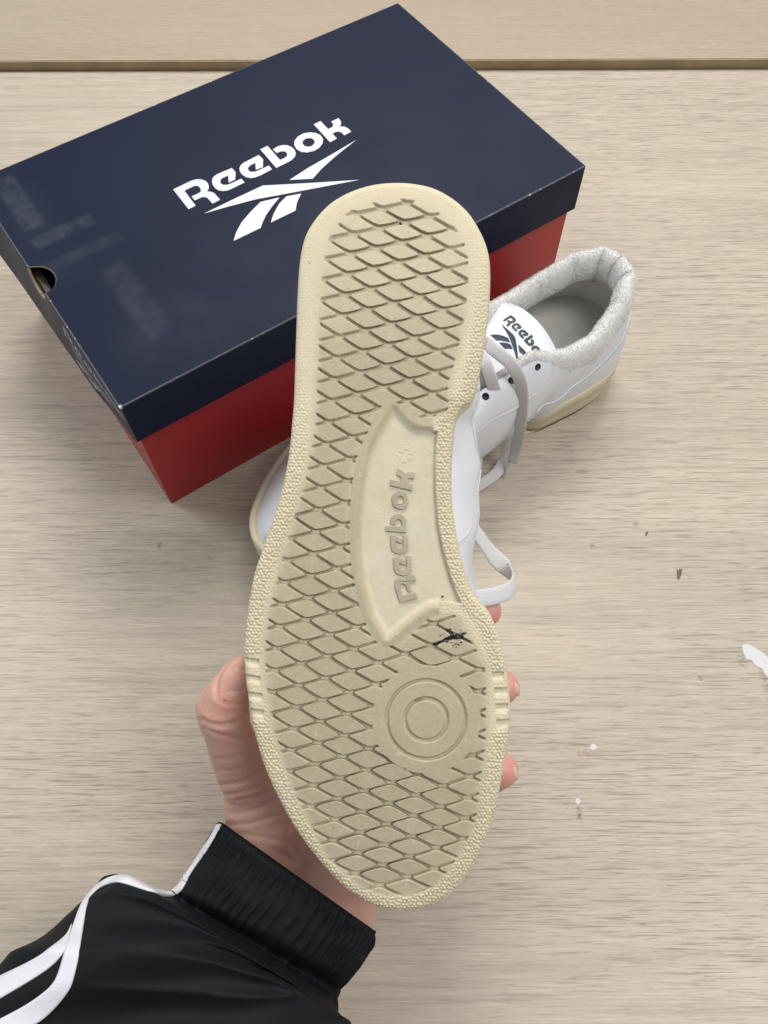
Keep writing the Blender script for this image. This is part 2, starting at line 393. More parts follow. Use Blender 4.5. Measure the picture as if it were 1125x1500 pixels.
# base tray
o = OV; t2 = .0018
V, Fc = boxes_data([(o, BL-o, o, o+t2, 0, BH-.004), (o, BL-o, BW-o-t2, BW-o, 0, BH-.004), (o, o+t2, o+t2+.0004, BW-o-t2-.0001, .0002, BH-.013), (BL-o-t2, BL-o, o+t2+.0001, BW-o-t2-.0001, .0002, BH-.004), (o+t2+.0001, BL-o-t2-.0001, o+t2+.0001, BW-o-t2-.0001, .0003, .002)])
tray = mesh('tray', V, Fc, M_RED, box, False)
bv = tray.modifiers.new('folds', 'BEVEL'); bv.width = .0006; bv.segments = 2; bv.limit_method = 'ANGLE'
V, Fc = boxes_data([(ct+.0004, o+t2+.0002, y_lo-.03, y_hi+.03, BH-.04, BH-.0115)]); mesh('inner_flap', V, Fc, M_KRAFT, tray, False)
V, Fc = boxes_data([(o+t2+.0006, .11, .03, BW-.03, BH-.024, BH-.0225), (o+t2+.0003, o+t2+.0006, .03, BW-.03, BH-.0224, BH-.005)]); mesh('hole_shade_sheet', V, Fc, plain('hole_shade_black', (.012, .012, .012), .9), tray, False)  # added black sheet, painted stand-in for the shade inside the thumb hole
# printed word and mark on the lid
for g in ('R', 'e', 'e2', 'b', 'o', 'k'):
    L_ = [box_uv(p) for p in G_PX[g]]
    V, Fc = prism_data(L_[0], L_[1:], BH+.00004, BH+.00022); mesh('printed_letter', V, Fc, M_PRINT, lid, False)
for p in MARK_PX:
    V, Fc = prism_data(box_uv(p), [], BH+.00004, BH+.00022); mesh('printed_mark', V, Fc, M_PRINT, lid, False)
# glyphs in a reading frame (x right, y up, lid metres), centred
ta = box_uv(G_PX['R'][0])
wv = box_uv(np.array([(258.0, 277.8), (503.0, 211)]))     # along the word's baseline direction
base_dir = box_uv(np.array([(286, 304), (483, 209)])); base_dir = base_dir[1]-base_dir[0]; base_dir /= np.linalg.norm(base_dir)
up_dir = np.array([-base_dir[1], base_dir[0]])
GL = {}
for g, Ls in G_PX.items():
    q = [np.stack([box_uv(l)@base_dir, box_uv(l)@up_dir], -1) for l in Ls]; GL[g] = q
allx = np.vstack([q[0] for q in GL.values()]); org = np.array([allx[:, 0].min(), GL['R'][0][:, 1].min()])
capH = GL['k'][0][:, 1].max()-org[1]
MK = [np.stack([box_uv(l)@base_dir, box_uv(l)@up_dir], -1)-org for l in MARK_PX]
for g in GL: GL[g] = [l-org for l in GL[g]]
WORDW = max(GL['k'][0][:, 0])
# the same logo small and white on the left end of the lid, close to the front corner
lg = .62
for shp in [GL[g] for g in GL]+[[m] for m in MK]:
    L_ = [np.stack([.078-l[:, 0]*lg, BH-.0165+l[:, 1]*lg*.62], -1) for l in shp]
    V, Fc = prism_data(L_[0], L_[1:], .00003, .0002); V = [(-z-float(flare(x, y)), x, y) for x, y, z in V]
    mesh('end_print', V, Fc, M_PRINT2, lid, False)

# ------------------------------------------------------------------ sneakers: outline, tread lattice and sole shape
SOLE_D = .334                                           # distance of the held sole from the lens, along the view axis
SO = at_depth(np.array(590.), np.array(800.), SOLE_D)
SN = -ray(np.array(590.), np.array(800.)); SN /= np.linalg.norm(SN)
SU = CR-(CR@SN)*SN; SU /= np.linalg.norm(SU); SV = np.cross(SN, SU); SV = -SV if SV@CU > 0 else SV    # SU across, SV heel to toe
OUT_PX = np.array([(576,265),(604.8,266.2),(636.8,273.6),(665.6,289.6),(688,310.4),(704,336),(713.6,358.4),(718.5,384),(719,419),(716.8,457.6),(712,492.8),(705.6,534.4),(699,568),(690,588),(676,598),(668,613),(664.3,639.7),(661.6,673.3),(660.9,710.7),(662.4,740.5),(666.9,774),(673.6,811.5),(681.8,841.3),(692,867),(705,884.3),(717,897.5),(727.2,919),(735.8,946.5),(742.8,977.8),(747.5,1016.9),(748.3,1048),(744.8,1087),(737,1134),(729.1,1177),(717.4,1220),(705.7,1247.6),(688,1279),(668.5,1304),(645,1322),(613.8,1333),(582.5,1335.6),(559,1331.7),(527.7,1318),(496.4,1294.6),(461.2,1255.5),(430,1212.4),(406.5,1169.4),(388.9,1130.3),(375.2,1087.3),(365.4,1044.3),(358.8,997.3),(356.6,958.2),(358.5,923),(363,887),(370,847),(382.4,807.7),(397.3,766.7),(408.5,729.3),(417.5,692),(423.5,654.7),(427,617),(429.4,585.6),(431.4,528),(433,476.8),(435.2,419.2),(439,374.4),(445.5,346),(457.6,323.2),(476.8,300.8),(499.2,284.8),(524.8,273.6),(550.4,267.2)])
T_PX = np.array([(584.7,293),(600.7,293),(638,310),(663,331),(680,358),(684.7,380),(685,413),(682,446),(677,477),(671,508),(665,530),(657,558),(655,575),(654,603),(619,612),(600,602),(575,588),(556,597),(544,620),(537,635),(530,650),(521,672),(516,703),(512.5,735),(511,770),(511.5,800),(513.5,825),(517,846),(524,884),(535,914),(549,940),(576,947),(607,927),(628,908),(666,902),(684,931),(697,952),(709.6,981.7),(711,1013),(711,1048),(710.5,1080),(708,1107),(704,1136),(700,1168),(696,1200),(684,1229),(668,1258),(637,1296),(597,1310),(560,1309),(531,1299),(508,1280),(480,1256),(458.6,1214),(441,1182),(421,1131),(409,1091),(403,1075),(397.5,1045),(392.7,1015),(389.5,980),(389.5,943),(393,911),(399,880),(407,850),(415,818),(424,787),(433,753),(441,730),(449,700),(454.7,669),(460.5,637),(463.5,608),(465,560),(467,528),(468,490),(469.5,455),(471.5,420),(476,380),(483,350),(497,328),(515,309),(547,298)])
ARCH_PX = np.array([(577.3,600),(587.5,613),(599,624),(614,631.5),(641,632),(638.5,655),(637.5,681),(638,722),(642,770),(649.5,808),(662,851),(675,884),(652,880),(629,884),(606.5,898),(586,914.6),(567,931),(548,897),(535.5,853.8),(530.4,808),(530,757),(535.5,706.7),(544,663.7),(557,633)])
PAD = np.array([624.3, 1054.5])
LAT = np.array([(0,0,588.9,337.3),(1,1,586.3-0,366.4),(2,2,581.5,397.3),(3,3,578,428.5),(4,4,574.7,460),(5,5,571.2,490.4),(6,6,566.7,520),(7,7,563.2,551.7),
 (3,4,539.5,439.2),(4,5,535.7,469.3),(5,6,531.2,500),(6,7,527.5,530),(7,8,523.5,562),(8,9,520.5,592),(9,10,513.6,624),(10,11,510.7,655.2),
 (9,11,484,633.3),(10,12,479.2,664),(11,13,474.1,696.8),(12,14,468.5,730),(13,15,464,760.8),(14,16,460.1,794.1),(15,17,456.1,825.9),(16,18,452.7,860),(17,19,448.7,892),(18,20,444.9,925.3),(19,21,441.7,956.5),(20,22,437.5,989.9),(21,23,432.7,1021.3),(22,24,429.5,1052.8),(23,25,427.9,1083.5),
 (15,16,495,814.7),(16,17,491.3,846.7),(17,18,487.9,880),(18,19,484.1,912.5),(19,20,480.7,945.3),(20,21,478,977.9),(21,22,473.5,1009.3),(22,23,469.2,1041.9),(23,24,466.5,1073.3),(24,25,463.9,1104),(25,26,459.3,1134.7),
 (21,21,514,998.7),(22,22,511.3,1029.3),(23,23,507.3,1061.3),(24,24,502.8,1093.3),(25,25,499.3,1124.5),(26,26,496.4,1155.1),(27,27,493.3,1185.3),(28,28,489.4,1214.7),
 (27,26,532.6,1175.4),(28,27,528,1205.6),(29,28,524.5,1236.1),(30,29,523.6,1263.9),(28,26,568,1194.4),(29,27,564.4,1224.6),(30,28,562.2,1254.2),(31,29,558.3,1283.5),
 (29,26,603.6,1211.6),(30,27,602.1,1241.8),(31,28,599.1,1270),(32,29,594.6,1298.7),(28,24,648,1168.7),(29,25,644.4,1197.4),(30,26,641.4,1227.6),(31,27,637.8,1257),(32,28,632.3,1286.6),
 (1,0,626,359.2),(2,0,658,377.3)], float)
def lat_basis(i, j):
    n, q = (i+j)/40., (i-j)/6.; one = np.ones_like(n)
    return np.stack([one, n, q, n*n, n*q, q*q, n**3], -1)
LC, *_ = np.linalg.lstsq(lat_basis(LAT[:, 0], LAT[:, 1]), LAT[:, 2:], rcond=None)
def lat_px(i, j): return lat_basis(np.asarray(i, float), np.asarray(j, float))@LC
def lat_inv(P, it=6):
    g = P-LC[0]; A = np.stack([lat_px([1.], [0.])[0]-LC[0], lat_px([0.], [1.])[0]-LC[0]], -1)
    ij = g@np.linalg.inv(A).T
    for _ in range(it):
        e = P-lat_px(ij[:, 0], ij[:, 1]); h = .5
        a = (lat_px(ij[:, 0]+h, ij[:, 1])-lat_px(ij[:, 0]-h, ij[:, 1])); b = (lat_px(ij[:, 0], ij[:, 1]+h)-lat_px(ij[:, 0], ij[:, 1]-h))
        det = a[:, 0]*b[:, 1]-a[:, 1]*b[:, 0]
        ij = ij+np.stack([(e[:, 0]*b[:, 1]-e[:, 1]*b[:, 0])/det, (a[:, 0]*e[:, 1]-a[:, 1]*e[:, 0])/det], -1)
    return ij
# the sole is nearly flat: a little toe spring and a rounded heel, heights in metres above the ground plane
def spring(v): return .0105*np.clip((v-.06)/.088, 0, 2)**2 + .0025*np.clip((-v-.105)/.04, 0, 2)**2
def loc2px(u, v, z):
    P = SO+u[..., None]*SU+v[..., None]*SV-z[..., None]*SN; return project(P)
def px2uv(P, dz=0.0):
    P = np.asarray(P, float); r = ray(P[..., 0], P[..., 1]); v = np.zeros(P.shape[:-1])
    for _ in range(5):
        z = spring(v)+dz
        t = (((SO-CO)@SN)-z)/(r@SN); X = CO+t[..., None]*r-SO; u, v = X@SU, X@SV
    return np.stack([u, v], -1)
OUT_S = resample(catmull(OUT_PX, 700, True), 420, True)
OUT_UV = px2uv(OUT_S)
T_S = resample(catmull(T_PX, 500, True), 260, True)
ARCH_S = resample(ARCH_PX, 220, True)
HW = 1.75; RC = 4.0                                      # half groove width and corner radius of a tread block, photo px
def cell_sd(fa, fb, ea, eb):
    """signed distance inside a rounded rhombus cell, positive inside"""
    ar = abs(ea[..., 0]*eb[..., 1]-ea[..., 1]*eb[..., 0])
    da = (.5-np.abs(fa))*ar/np.linalg.norm(eb, axis=-1)-HW; db = (.5-np.abs(fb))*ar/np.linalg.norm(ea, axis=-1)-HW
    qa, qb = RC-da, RC-db
    # rounder at the blunt corners, tighter at the sharp ones
    out = np.sqrt(np.clip(qa, 0, None)**2+np.clip(qb, 0, None)**2)
    return RC-np.where((qa > 0) & (qb > 0), out, np.maximum(qa, qb))
# which cells carry a whole tread block
full = []
for i in range(-6, 40):
    for j in range(-6, 40):
        if abs(i-j) > 9: continue
        c = lat_px([i], [j])[0]
        if not (250 < c[1] < 1350): continue
        k = np.array([(i+a*.43, j+b*.43) for a, b in ((1, 1), (1, -1), (-1, -1), (-1, 1))]); q = lat_px(k[:, 0], k[:, 1])
        q = np.vstack([q, (q+np.roll(q, 1, 0))/2])
        if inside(q, T_S).all() and (np.linalg.norm(q-PAD, axis=1) > 78).all(): full.append((i, j))
FULL = set(full)

def rubber_mat(name, attr):
    """cream rubber, yellower where clean, grey-brown where it has been walked on"""
    m = N(name); c = m.coord(held)
    sep = m.n('SeparateXYZ'); m.L(c, sep.inputs[0])
    blot = m.noise(c, 70, 5, .62, .4); fine = m.noise(c, 420, 4, .7)
    clean = m.mix(blot, (.635, .56, .38), (.72, .65, .465))
    worn = m.mix(blot, (.42, .368, .245), (.505, .448, .31))
    ywear = m.n('MapRange', interpolation_type='SMOOTHSTEP', i_Value=sep.outputs[1], i_From_Min=-.115, i_From_Max=-.065).outputs[0]
    toe = m.n('MapRange', interpolation_type='SMOOTHSTEP', i_Value=sep.outputs[1], i_From_Min=.135, i_From_Max=.085).outputs[0]
    pos = m.math('MULTIPLY', m.math('MULTIPLY_ADD', ywear, .62, .38), m.math('MULTIPLY_ADD', toe, .35, .65))
    if attr:
        a = m.n('Attribute', attribute_name='wear').outputs['Fac']; wv_ = m.math('MULTIPLY', a, pos)
    else: wv_ = pos
    wv_ = m.math('MULTIPLY', wv_, m.math('MULTIPLY_ADD', fine, 1.1, .42), clamp=True)
    oi = m.n('ObjectInfo')
    col = m.mix(wv_, clean, worn)
    if not attr: col = m.mix(m.math('MULTIPLY', oi.outputs['Random'], .12), col, (.33, .28, .18))
    # chalky scuffs and small dark grains
    col = m.mix(m.math('MULTIPLY', m.ramp(m.noise(c, 190, 4, .75), [(.62, 0.), (.72, 1.)]), .50), col, (.76, .70, .57))
    col = m.mix(m.math('MULTIPLY', m.ramp(m.noise(m.coord(held, loc=(.3, .1, .2)), 330, 3, .7), [(.66, 0.), (.74, 1.)]), .55), col, (.17, .13, .08))
    if attr:
        pl_ = m.n('Attribute', attribute_name='pale').outputs['Fac']
        col = m.mix(m.math('MULTIPLY', pl_, m.ramp(m.noise(c, 95, 5, .65, .3), [(.32, .12), (.66, .75)])), col, (.66, .62, .485))
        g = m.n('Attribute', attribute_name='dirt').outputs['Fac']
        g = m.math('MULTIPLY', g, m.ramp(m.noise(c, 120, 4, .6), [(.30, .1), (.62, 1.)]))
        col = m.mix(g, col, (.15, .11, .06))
    m.base(col); m.bump(m.math('ADD', fine, m.math('MULTIPLY', m.noise(c, 1500, 2), .5)), .5, .0003)
    m.set(Roughness=.62, Specular_IOR_Level=.35)
    return m.m
M_CREAM = None

held = empty('sneaker', 'white low-top sneaker held up in the hand with its cream tread facing the camera', 'sneaker', frame(SO, SU, SV, -SN), 'pair of white sneakers')
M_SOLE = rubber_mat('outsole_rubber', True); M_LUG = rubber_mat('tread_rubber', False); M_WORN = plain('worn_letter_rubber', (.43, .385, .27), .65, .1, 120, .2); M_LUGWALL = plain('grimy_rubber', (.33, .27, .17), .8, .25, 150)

# ---- the moulded outsole: one relief surface with grooves, pebbled border, arch plate and pivot disc
def build_outsole(parent):
    st = .00030
    lo, hi = OUT_UV.min(0)-st*2, OUT_UV.max(0)+st*2
    nu, nv = int((hi[0]-lo[0])/st)+1, int((hi[1]-lo[1])/st)+1
    gu, gv = np.meshgrid(lo[0]+st*np.arange(nu), lo[1]+st*np.arange(nv), indexing='ij')
    UV = np.stack([gu.ravel(), gv.ravel()], -1)
    sd, near = sdist(UV, OUT_UV)
    keep = (sd > -st*.75).reshape(nu, nv)
    snap = sd < st*.55; UV[snap] = near[snap]; sd = np.where(snap, 0, sd)
    qi, qj = np.nonzero(keep[:-1, :-1] & keep[1:, :-1] & keep[1:, 1:] & keep[:-1, 1:])
    Q = np.stack([qi*nv+qj, qi*nv+qj+1, (qi+1)*nv+qj+1, (qi+1)*nv+qj], -1)
    used = np.unique(Q); mp = np.full(nu*nv, -1); mp[used] = np.arange(len(used)); Q = mp[Q]
    UV, sd = UV[used], sd[used]
    zb = spring(UV[:, 1]); P = loc2px(UV[:, 0], UV[:, 1], zb)
    mm = sd*1000
    tsd, _ = sdist(P, T_S); asd, _ = sdist(P, ARCH_S); pd = np.linalg.norm(P-PAD, axis=1)
    ij = lat_inv(P); ci = np.rint(ij); fr = ij-ci; h = .5
    ea = lat_px(ci[:, 0]+h, ci[:, 1])-lat_px(ci[:, 0]-h, ci[:, 1]); eb = lat_px(ci[:, 0], ci[:, 1]+h)-lat_px(ci[:, 0], ci[:, 1]-h)
    cs = cell_sd(fr[:, 0], fr[:, 1], ea, eb)
    isfull = np.array([(int(a), int(b)) in FULL for a, b in ci])
    dep = .00165
    open_ = sm(-1.6, 1.6, tsd)*sm(79, 82, pd)            # where the tread is cut through
    groove = sm(.5, -.9, cs)
    groove = np.where(isfull, 1.0, groove)*open_
    z = zb+dep*groove
    wear = sm(-14, 10, tsd)*(1-.75*groove)
    wear = np.maximum(wear, sm(92, 80, pd)); 
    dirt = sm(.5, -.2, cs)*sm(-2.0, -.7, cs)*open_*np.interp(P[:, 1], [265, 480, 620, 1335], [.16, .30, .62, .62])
    # arch plate: a worn rim sloping to a sunken floor, dead straight wall along the waist
    waist = sm(628, 640, P[:, 0]-.06*(np.clip(P[:, 1]-720, 0, None))-0*P[:, 1])
    floor = np.where(waist > .5, sm(-1.0, 2.2, asd), sm(-9, 7, asd))
    rim = np.exp(-((asd+9)/6.)**2)*(1-waist)*sm(600, 640, P[:, 1])
    z = z+.0019*floor-.0003*rim
    wear = np.where(asd > -20, np.maximum(wear*(asd < -18), (1-floor)*.95*(1-waist)), wear)
    wear = np.where(asd > 0, .16+.7*np.clip(vnoise_fast(P, 24.)*.6+vnoise_fast(P, 9.)*.4+.12, 0, 1), wear)
    dirt = np.maximum(dirt, np.exp(-((asd-1.5)/1.6)**2)*waist*.45*(P[:, 1] > 640)*(P[:, 1] < 885))
    # pivot disc
    ring = sm(60.8, 59.2, pd)*sm(54.5, 56.2, pd)+sm(34.2, 32.8, pd)*sm(27.5, 29.0, pd)
    z = z+.00135*ring; wear = wear*(1-.6*ring)
    dirt = np.maximum(dirt, ring*.16)
    dirt = np.maximum(dirt, .95*np.exp(-(((P[:, 0]-613)/9)**2+((P[:, 1]-1026)/4.5)**2))*ring)
    # notches at the ball of the foot, deep at the top and running out downwards
    for x0, x1, y0 in [(359, 379, 964), (358.5, 381, 989), (361, 384, 1014), (366, 386, 1039)]:
        yy = P[:, 1]-y0-(P[:, 0]-x0)*.12; b = sm(x0-1, x0+1.5, P[:, 0])*sm(x1+1, x1-1.5, P[:, 0])*sm(-1, .3, yy)*sm(13, 2, yy)
        z = z+.0012*b; wear = wear*(1-b)
    for x0, x1, y0 in [(721, 738, 985), (724, 743, 1008.5), (726, 744, 1032), (727, 746, 1055)]:
        yy = P[:, 1]-y0+(P[:, 0]-x0)*.02; b = sm(x0-1, x0+1.5, P[:, 0])*sm(x1+1, x1-1.5, P[:, 0])*sm(-1, .3, yy)*sm(15, 2, yy)
        z = z+.0012*b; wear = wear*(1-b)
    notch = (((P[:, 0] < 388) & (P[:, 1] > 958) & (P[:, 1] < 1056)) | ((P[:, 0] > 718) & (P[:, 1] > 980) & (P[:, 1] < 1072)))
    # pebbles along the border
    pitch = 5.3; G = P/np.array([pitch, pitch*.86]); best = np.full(len(P), 9.)
    gi = np.floor(G)
    for dx in (-1, 0, 1):
        for dy in (-1, 0, 1):
            a, b = gi[:, 0]+dx, gi[:, 1]+dy
            cx = a+.5*np.mod(b, 2)*1.0+.25+.5*hash2(a, b, 1)*.7; cy = b+.5+.5*(hash2(a, b, 2)-.5)
            best = np.minimum(best, np.hypot(G[:, 0]-cx, (G[:, 1]-cy)*.9))
    peb = np.clip(1-(best/.47)**2, 0, 1)**.8
    width = np.interp(P[:, 1], [265, 560, 620, 800, 1000, 1335], [34, 30, 34, 34, 30, 40])
    where = sm(-4, -11, tsd)*sm(-16, -22, asd) if False else sm(1, -7, tsd)
    side = (P[:, 0] > 585)
    amp = np.where(side, np.interp(P[:, 1], [265, 360, 420, 560, 1335], [.05, .12, .35, 1, 1]), np.interp(P[:, 1], [265, 560, 640, 760, 1335], [.06, .15, .6, 1, 1]))
    amp = np.where(asd > -19, np.where(P[:, 0] > 632+.06*np.clip(P[:, 1]-720, 0, None), 1, 0)*sm(0, -2.5, asd), amp)
    fade = np.maximum(sm(width, width*.55, sd/.000275), .25*(tsd < -2))
    pb = peb*where*amp*np.where(pd < 84, 0, 1)*np.clip(fade, 0, 1)*np.where(notch, .25, 1)
    z = z-.00075*pb
    edge = sm(2.2, .7, sd/.000275)*(.00025)*peb*0
    # rolled outer edge with a fine bead
    rr = .0030; z = z+np.where(sd < rr, rr-np.sqrt(np.clip(rr*rr-(rr-sd)**2, 0, None)), 0)*.85
    bead = np.exp(-((sd/.000275-7)/1.8)**2)*sm(700, 560, P[:, 1])
    z = z+.00014*bead*(np.sin(P[:, 1]*1.6)*.4+1)
    z = z+vnoise_fast(P, 26.)*.00012
    o = fast_mesh('outsole', np.stack([UV[:, 0], UV[:, 1], z], -1), Q, M_SOLE, parent)
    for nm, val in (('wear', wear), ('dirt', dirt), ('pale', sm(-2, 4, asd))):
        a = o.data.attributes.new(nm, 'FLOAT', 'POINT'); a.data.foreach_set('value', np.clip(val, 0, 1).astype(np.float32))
    return o
def vnoise_fast(P, s):
    G = P/s; i = np.floor(G); f = G-i; f = f*f*(3-2*f)
    a, b, c, d = hash2(i[:, 0], i[:, 1]), hash2(i[:, 0]+1, i[:, 1]), hash2(i[:, 0], i[:, 1]+1), hash2(i[:, 0]+1, i[:, 1]+1)
    return (a*(1-f[:, 0])+b*f[:, 0])*(1-f[:, 1])+(c*(1-f[:, 0])+d*f[:, 0])*f[:, 1]-.5
outsole = build_outsole(held)
# ---- tread blocks: one object each, alike blocks share a mesh
lug_me = {}
def lug_mesh(key, ea, eb):
    if key in lug_me: return lug_me[key]
    # rim points of the rounded cell found by marching out from its middle
    ring = []
    for an in np.linspace(0, 2*math.pi, 17)[:-1]:
        d = np.array([math.cos(an), math.sin(an)]); lo_, hi_ = 0., .8
        M = np.stack([ea, eb], -1)
        for _ in range(22):
            mid = (lo_+hi_)/2; f = d*mid
            if cell_sd(np.array(f[0]), np.array(f[1]), ea, eb) > 0: lo_ = mid
            else: hi_ = mid
        ring.append(M@(d*lo_))
    ring = np.array(ring)*.000275; n = len(ring)
    L_ = [(1.012, .0016), (1.004, .0006), (.985, .00016), (.95, .00003)]
    V = [(p[0]*s, p[1]*s, z) for s, z in L_ for p in ring]; Fc = []
    for k in range(3):
        for a in range(n):
            b = (a+1) % n; Fc.append((k*n+a, (k+1)*n+a, (k+1)*n+b, k*n+b))
    Fc.append(tuple(range(3*n, 4*n)))
    me = bpy.data.meshes.new('tread_lug'); me.from_pydata(V, [], Fc); me.update()
    if (Vector(me.polygons[-1].normal).z > 0): me.flip_normals()
    me.polygons.foreach_set('use_smooth', [True]*(len(me.polygons)-1)+[False]); me.materials.append(M_LUG); me.materials.append(M_LUGWALL)
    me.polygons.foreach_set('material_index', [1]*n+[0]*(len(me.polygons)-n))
    lug_me[key] = me; return me
for i, j in full:
    c = lat_px([i], [j]); ea = (lat_px([i+.5], [j])-lat_px([i-.5], [j]))[0]; eb = (lat_px([i], [j+.5])-lat_px([i], [j-.5]))[0]
    uv = px2uv(c)[0]; sc = SOLE_D/F/.000275
    key = (i+j)//4
    km = lat_px([key*2.+1], [key*2.+1])[0]
    me = lug_mesh(key, ea, eb)
    ob = bpy.data.objects.new('tread_lug', me); COL.objects.link(ob); ob.parent = outsole
    sl = float(spring(np.array(uv[1]+.001))-spring(np.array(uv[1]-.001)))/.002
    ob.location = (uv[0], uv[1], float(spring(np.array(uv[1])))+random.uniform(-.00012, .00012))
    ob.rotation_euler = (math.atan(sl)+random.uniform(-.012, .012), random.uniform(-.012, .012), random.uniform(-.01, .01))
# ---- raised word and emblem on the arch floor
def raised(name, shape, c_px, up, wpx, hpx, mat, parent, height=.00085):
    up = np.array(up, float); up /= np.linalg.norm(up); rt = np.array([-up[1], up[0]])
    a = shape[0]; mn, mx = a.min(0), a.max(0)
    L_ = []
    for l in shape:
        q = (l-(mn+mx)/2)/(mx-mn)*np.array([wpx, hpx]); L_.append(px2uv(np.array(c_px)+q[:, :1]*rt+q[:, 1:]*up, .0019))
    z0 = .0021
    V, Fc = prism_data(L_[0], L_[1:], z0-height, z0)
    V2 = [(x, y, 2*z0-height-z) for x, y, z in V]         # top towards the viewer
    ob = mesh(name, V2, [f[::-1] for f in Fc], mat, parent, False)
    b = ob.modifiers.new('soft', 'BEVEL'); b.width = .00032; b.segments = 2; b.limit_method = 'ANGLE'; b.angle_limit = math.radians(50)
    return ob
for g, c, up, w_, h_ in (('R', (596.2, 861.5), (-.95, .30), 37, 33), ('e', (590.2, 829.2), (-1, .13), 28, 26), ('e2', (585.2, 797.5), (-1, .05), 28, 26),
                         ('b', (580.6, 766.3), (-1, -.04), 27, 30), ('o', (586, 732.4), (-1, -.08), 28, 24.5), ('k', (589.5, 702.2), (-.98, -.18), 27, 33)):
    raised('raised_letter', GL[g], c, up, w_, h_, M_WORN, outsole, .00105)
for k in range(6):                                       # faint worn pinwheel emblem
    a0 = k*math.pi/3+.3; pts = []
    for t_ in np.linspace(0, 1, 7): pts.append((6.2*math.cos(a0+t_*.85)*(1+.1*t_), 6.2*math.sin(a0+t_*.85)*(1+.1*t_)))
    for t_ in np.linspace(1, 0, 7): pts.append(((12.6-2*t_)*math.cos(a0+.25+t_*.55), (12.6-2*t_)*math.sin(a0+.25+t_*.55)))
    raised('emblem_petal', [np.array(pts)], (593.6+sum(p[0] for p in pts)/14*.0+(max(p[0] for p in pts)+min(p[0] for p in pts))/2, 666+(max(p[1] for p in pts)+min(p[1] for p in pts))/2),
           (0, -1), np.ptp([p[0] for p in pts]), np.ptp([p[1] for p in pts]), M_SOLE, outsole, .00035)
# ---- black tar stuck in the tread, and a speck on the heel
M_TAR = plain('black_tar', (.012, .010, .012), .22, .3, 900)
def blob(name, path, rad, parent, zoff=.0004, seg=6):
    uv = px2uv(np.array(path, float)); z = spring(uv[:, 1])
    V, Fc = tube_data(np.column_stack([uv, z+zoff]), np.array(rad)*.000275, seg)
    V = [np.array(v)+rng.normal(0, .00016, 3) for v in V]
    return mesh(name, V, Fc, M_TAR, parent)
blob('tar_smear', [(635, 944), (640, 943), (646, 939), (653, 935), (660, 933), (666, 929), (672, 928)], [1.5, 3.4, 2.2, 2.6, 4.2, 3.6, 1.2], outsole, .0007)
blob('tar_smear', [(652, 920), (656, 924), (660, 930), (665, 934), (672, 933), (680, 934)], [1, 2.2, 3.6, 4.2, 3.8, 1.0], outsole, .0007)
blob('tar_smear', [(664, 925), (670, 929), (677, 931), (682, 935), (687, 938)], [.8, 2.0, 2.6, 1.6, .8], outsole, .0006)
for x, y, r_ in ((667, 943, 1.0), (662, 941, .8), (672, 944, .9), (676, 941, .8), (669, 948, .6), (649, 929, .8), (655, 940, .8), (645, 931, .5), (664, 945.5, .7), (659, 922, .8), (675, 923, .7)):
    blob('tar_speck', [(x-1.2, y), (x, y), (x+1.2, y+.3)], [.4, r_, .4], outsole, .0000)
blob('tar_speck', [(585.5, 325), (586.5, 327), (587.8, 328), (588.5, 331)], [.7, 2.0, 1.6, .5], outsole, .0001)
blob('tar_speck', [(646.5, 874), (648, 875.5), (650.5, 873)], [.5, 1.1, .4], outsole, .0019)

# ------------------------------------------------------------------ sneakers: upper
HEEL_V, TOE_V = OUT_UV[:, 1].min(), OUT_UV[:, 1].max(); SL = TOE_V-HEEL_V
ih, it_ = int(OUT_UV[:, 1].argmin()), int(OUT_UV[:, 1].argmax())
NH = 90
def half(a, b, step):
    idx = [a];
    while idx[-1] != b: idx.append((idx[-1]+step) % len(OUT_UV))
    return resample(OUT_UV[idx], NH)
MED = half(ih, it_, 1); LATL = half(ih, it_, -1)
if MED[NH//2, 0] < LATL[NH//2, 0]: MED, LATL = LATL, MED
# the topline: collar round the heel, then the throat down to the vamp; x to the medial side, y from the heel, z above ground
RIM_S = [0, .07, .14, .25, .34, .42, .455, .55, .66, .76, .86, 1.0]
RIM = [(0, .005, .0905), (.0155, .009, .0895), (.0275, .026, .0845), (.0345, .055, .0745), (.0330, .080, .0765), (.0280, .100, .0865), (.0248, .108, .0925), (.0195, .136, .086), (.0160, .166, .0745), (.0115, .192, .062), (.006, .202, .0575), (0, .205, .0555)]
_rs = np.linspace(0, 1, 400); _rk = np.stack([np.interp(_rs, RIM_S, [r[k] for r in RIM]) for k in range(3)], -1)
for _ in range(10): _rk[1:-1] = .25*_rk[:-2]+.5*_rk[1:-1]+.25*_rk[2:]
def rim_at(s): return interp_keys(s, _rs, _rk)
def rand_height(y, med):                                 # height of the cupsole edge
    h = np.interp(y, [0, .06, .10, .15, .175, .215, .26, .295], [.0265, .0255, .023, .0225, .0225, .0235, .0235, .025])
    if med: h = np.interp(y, [0, .05, .075, .095, .12, .150, .170, .185, .215, .26, .295], [.0265, .0262, .024, .017, .009, .009, .013, .019, .0235, .0235, .025])
    return h
NM = 26
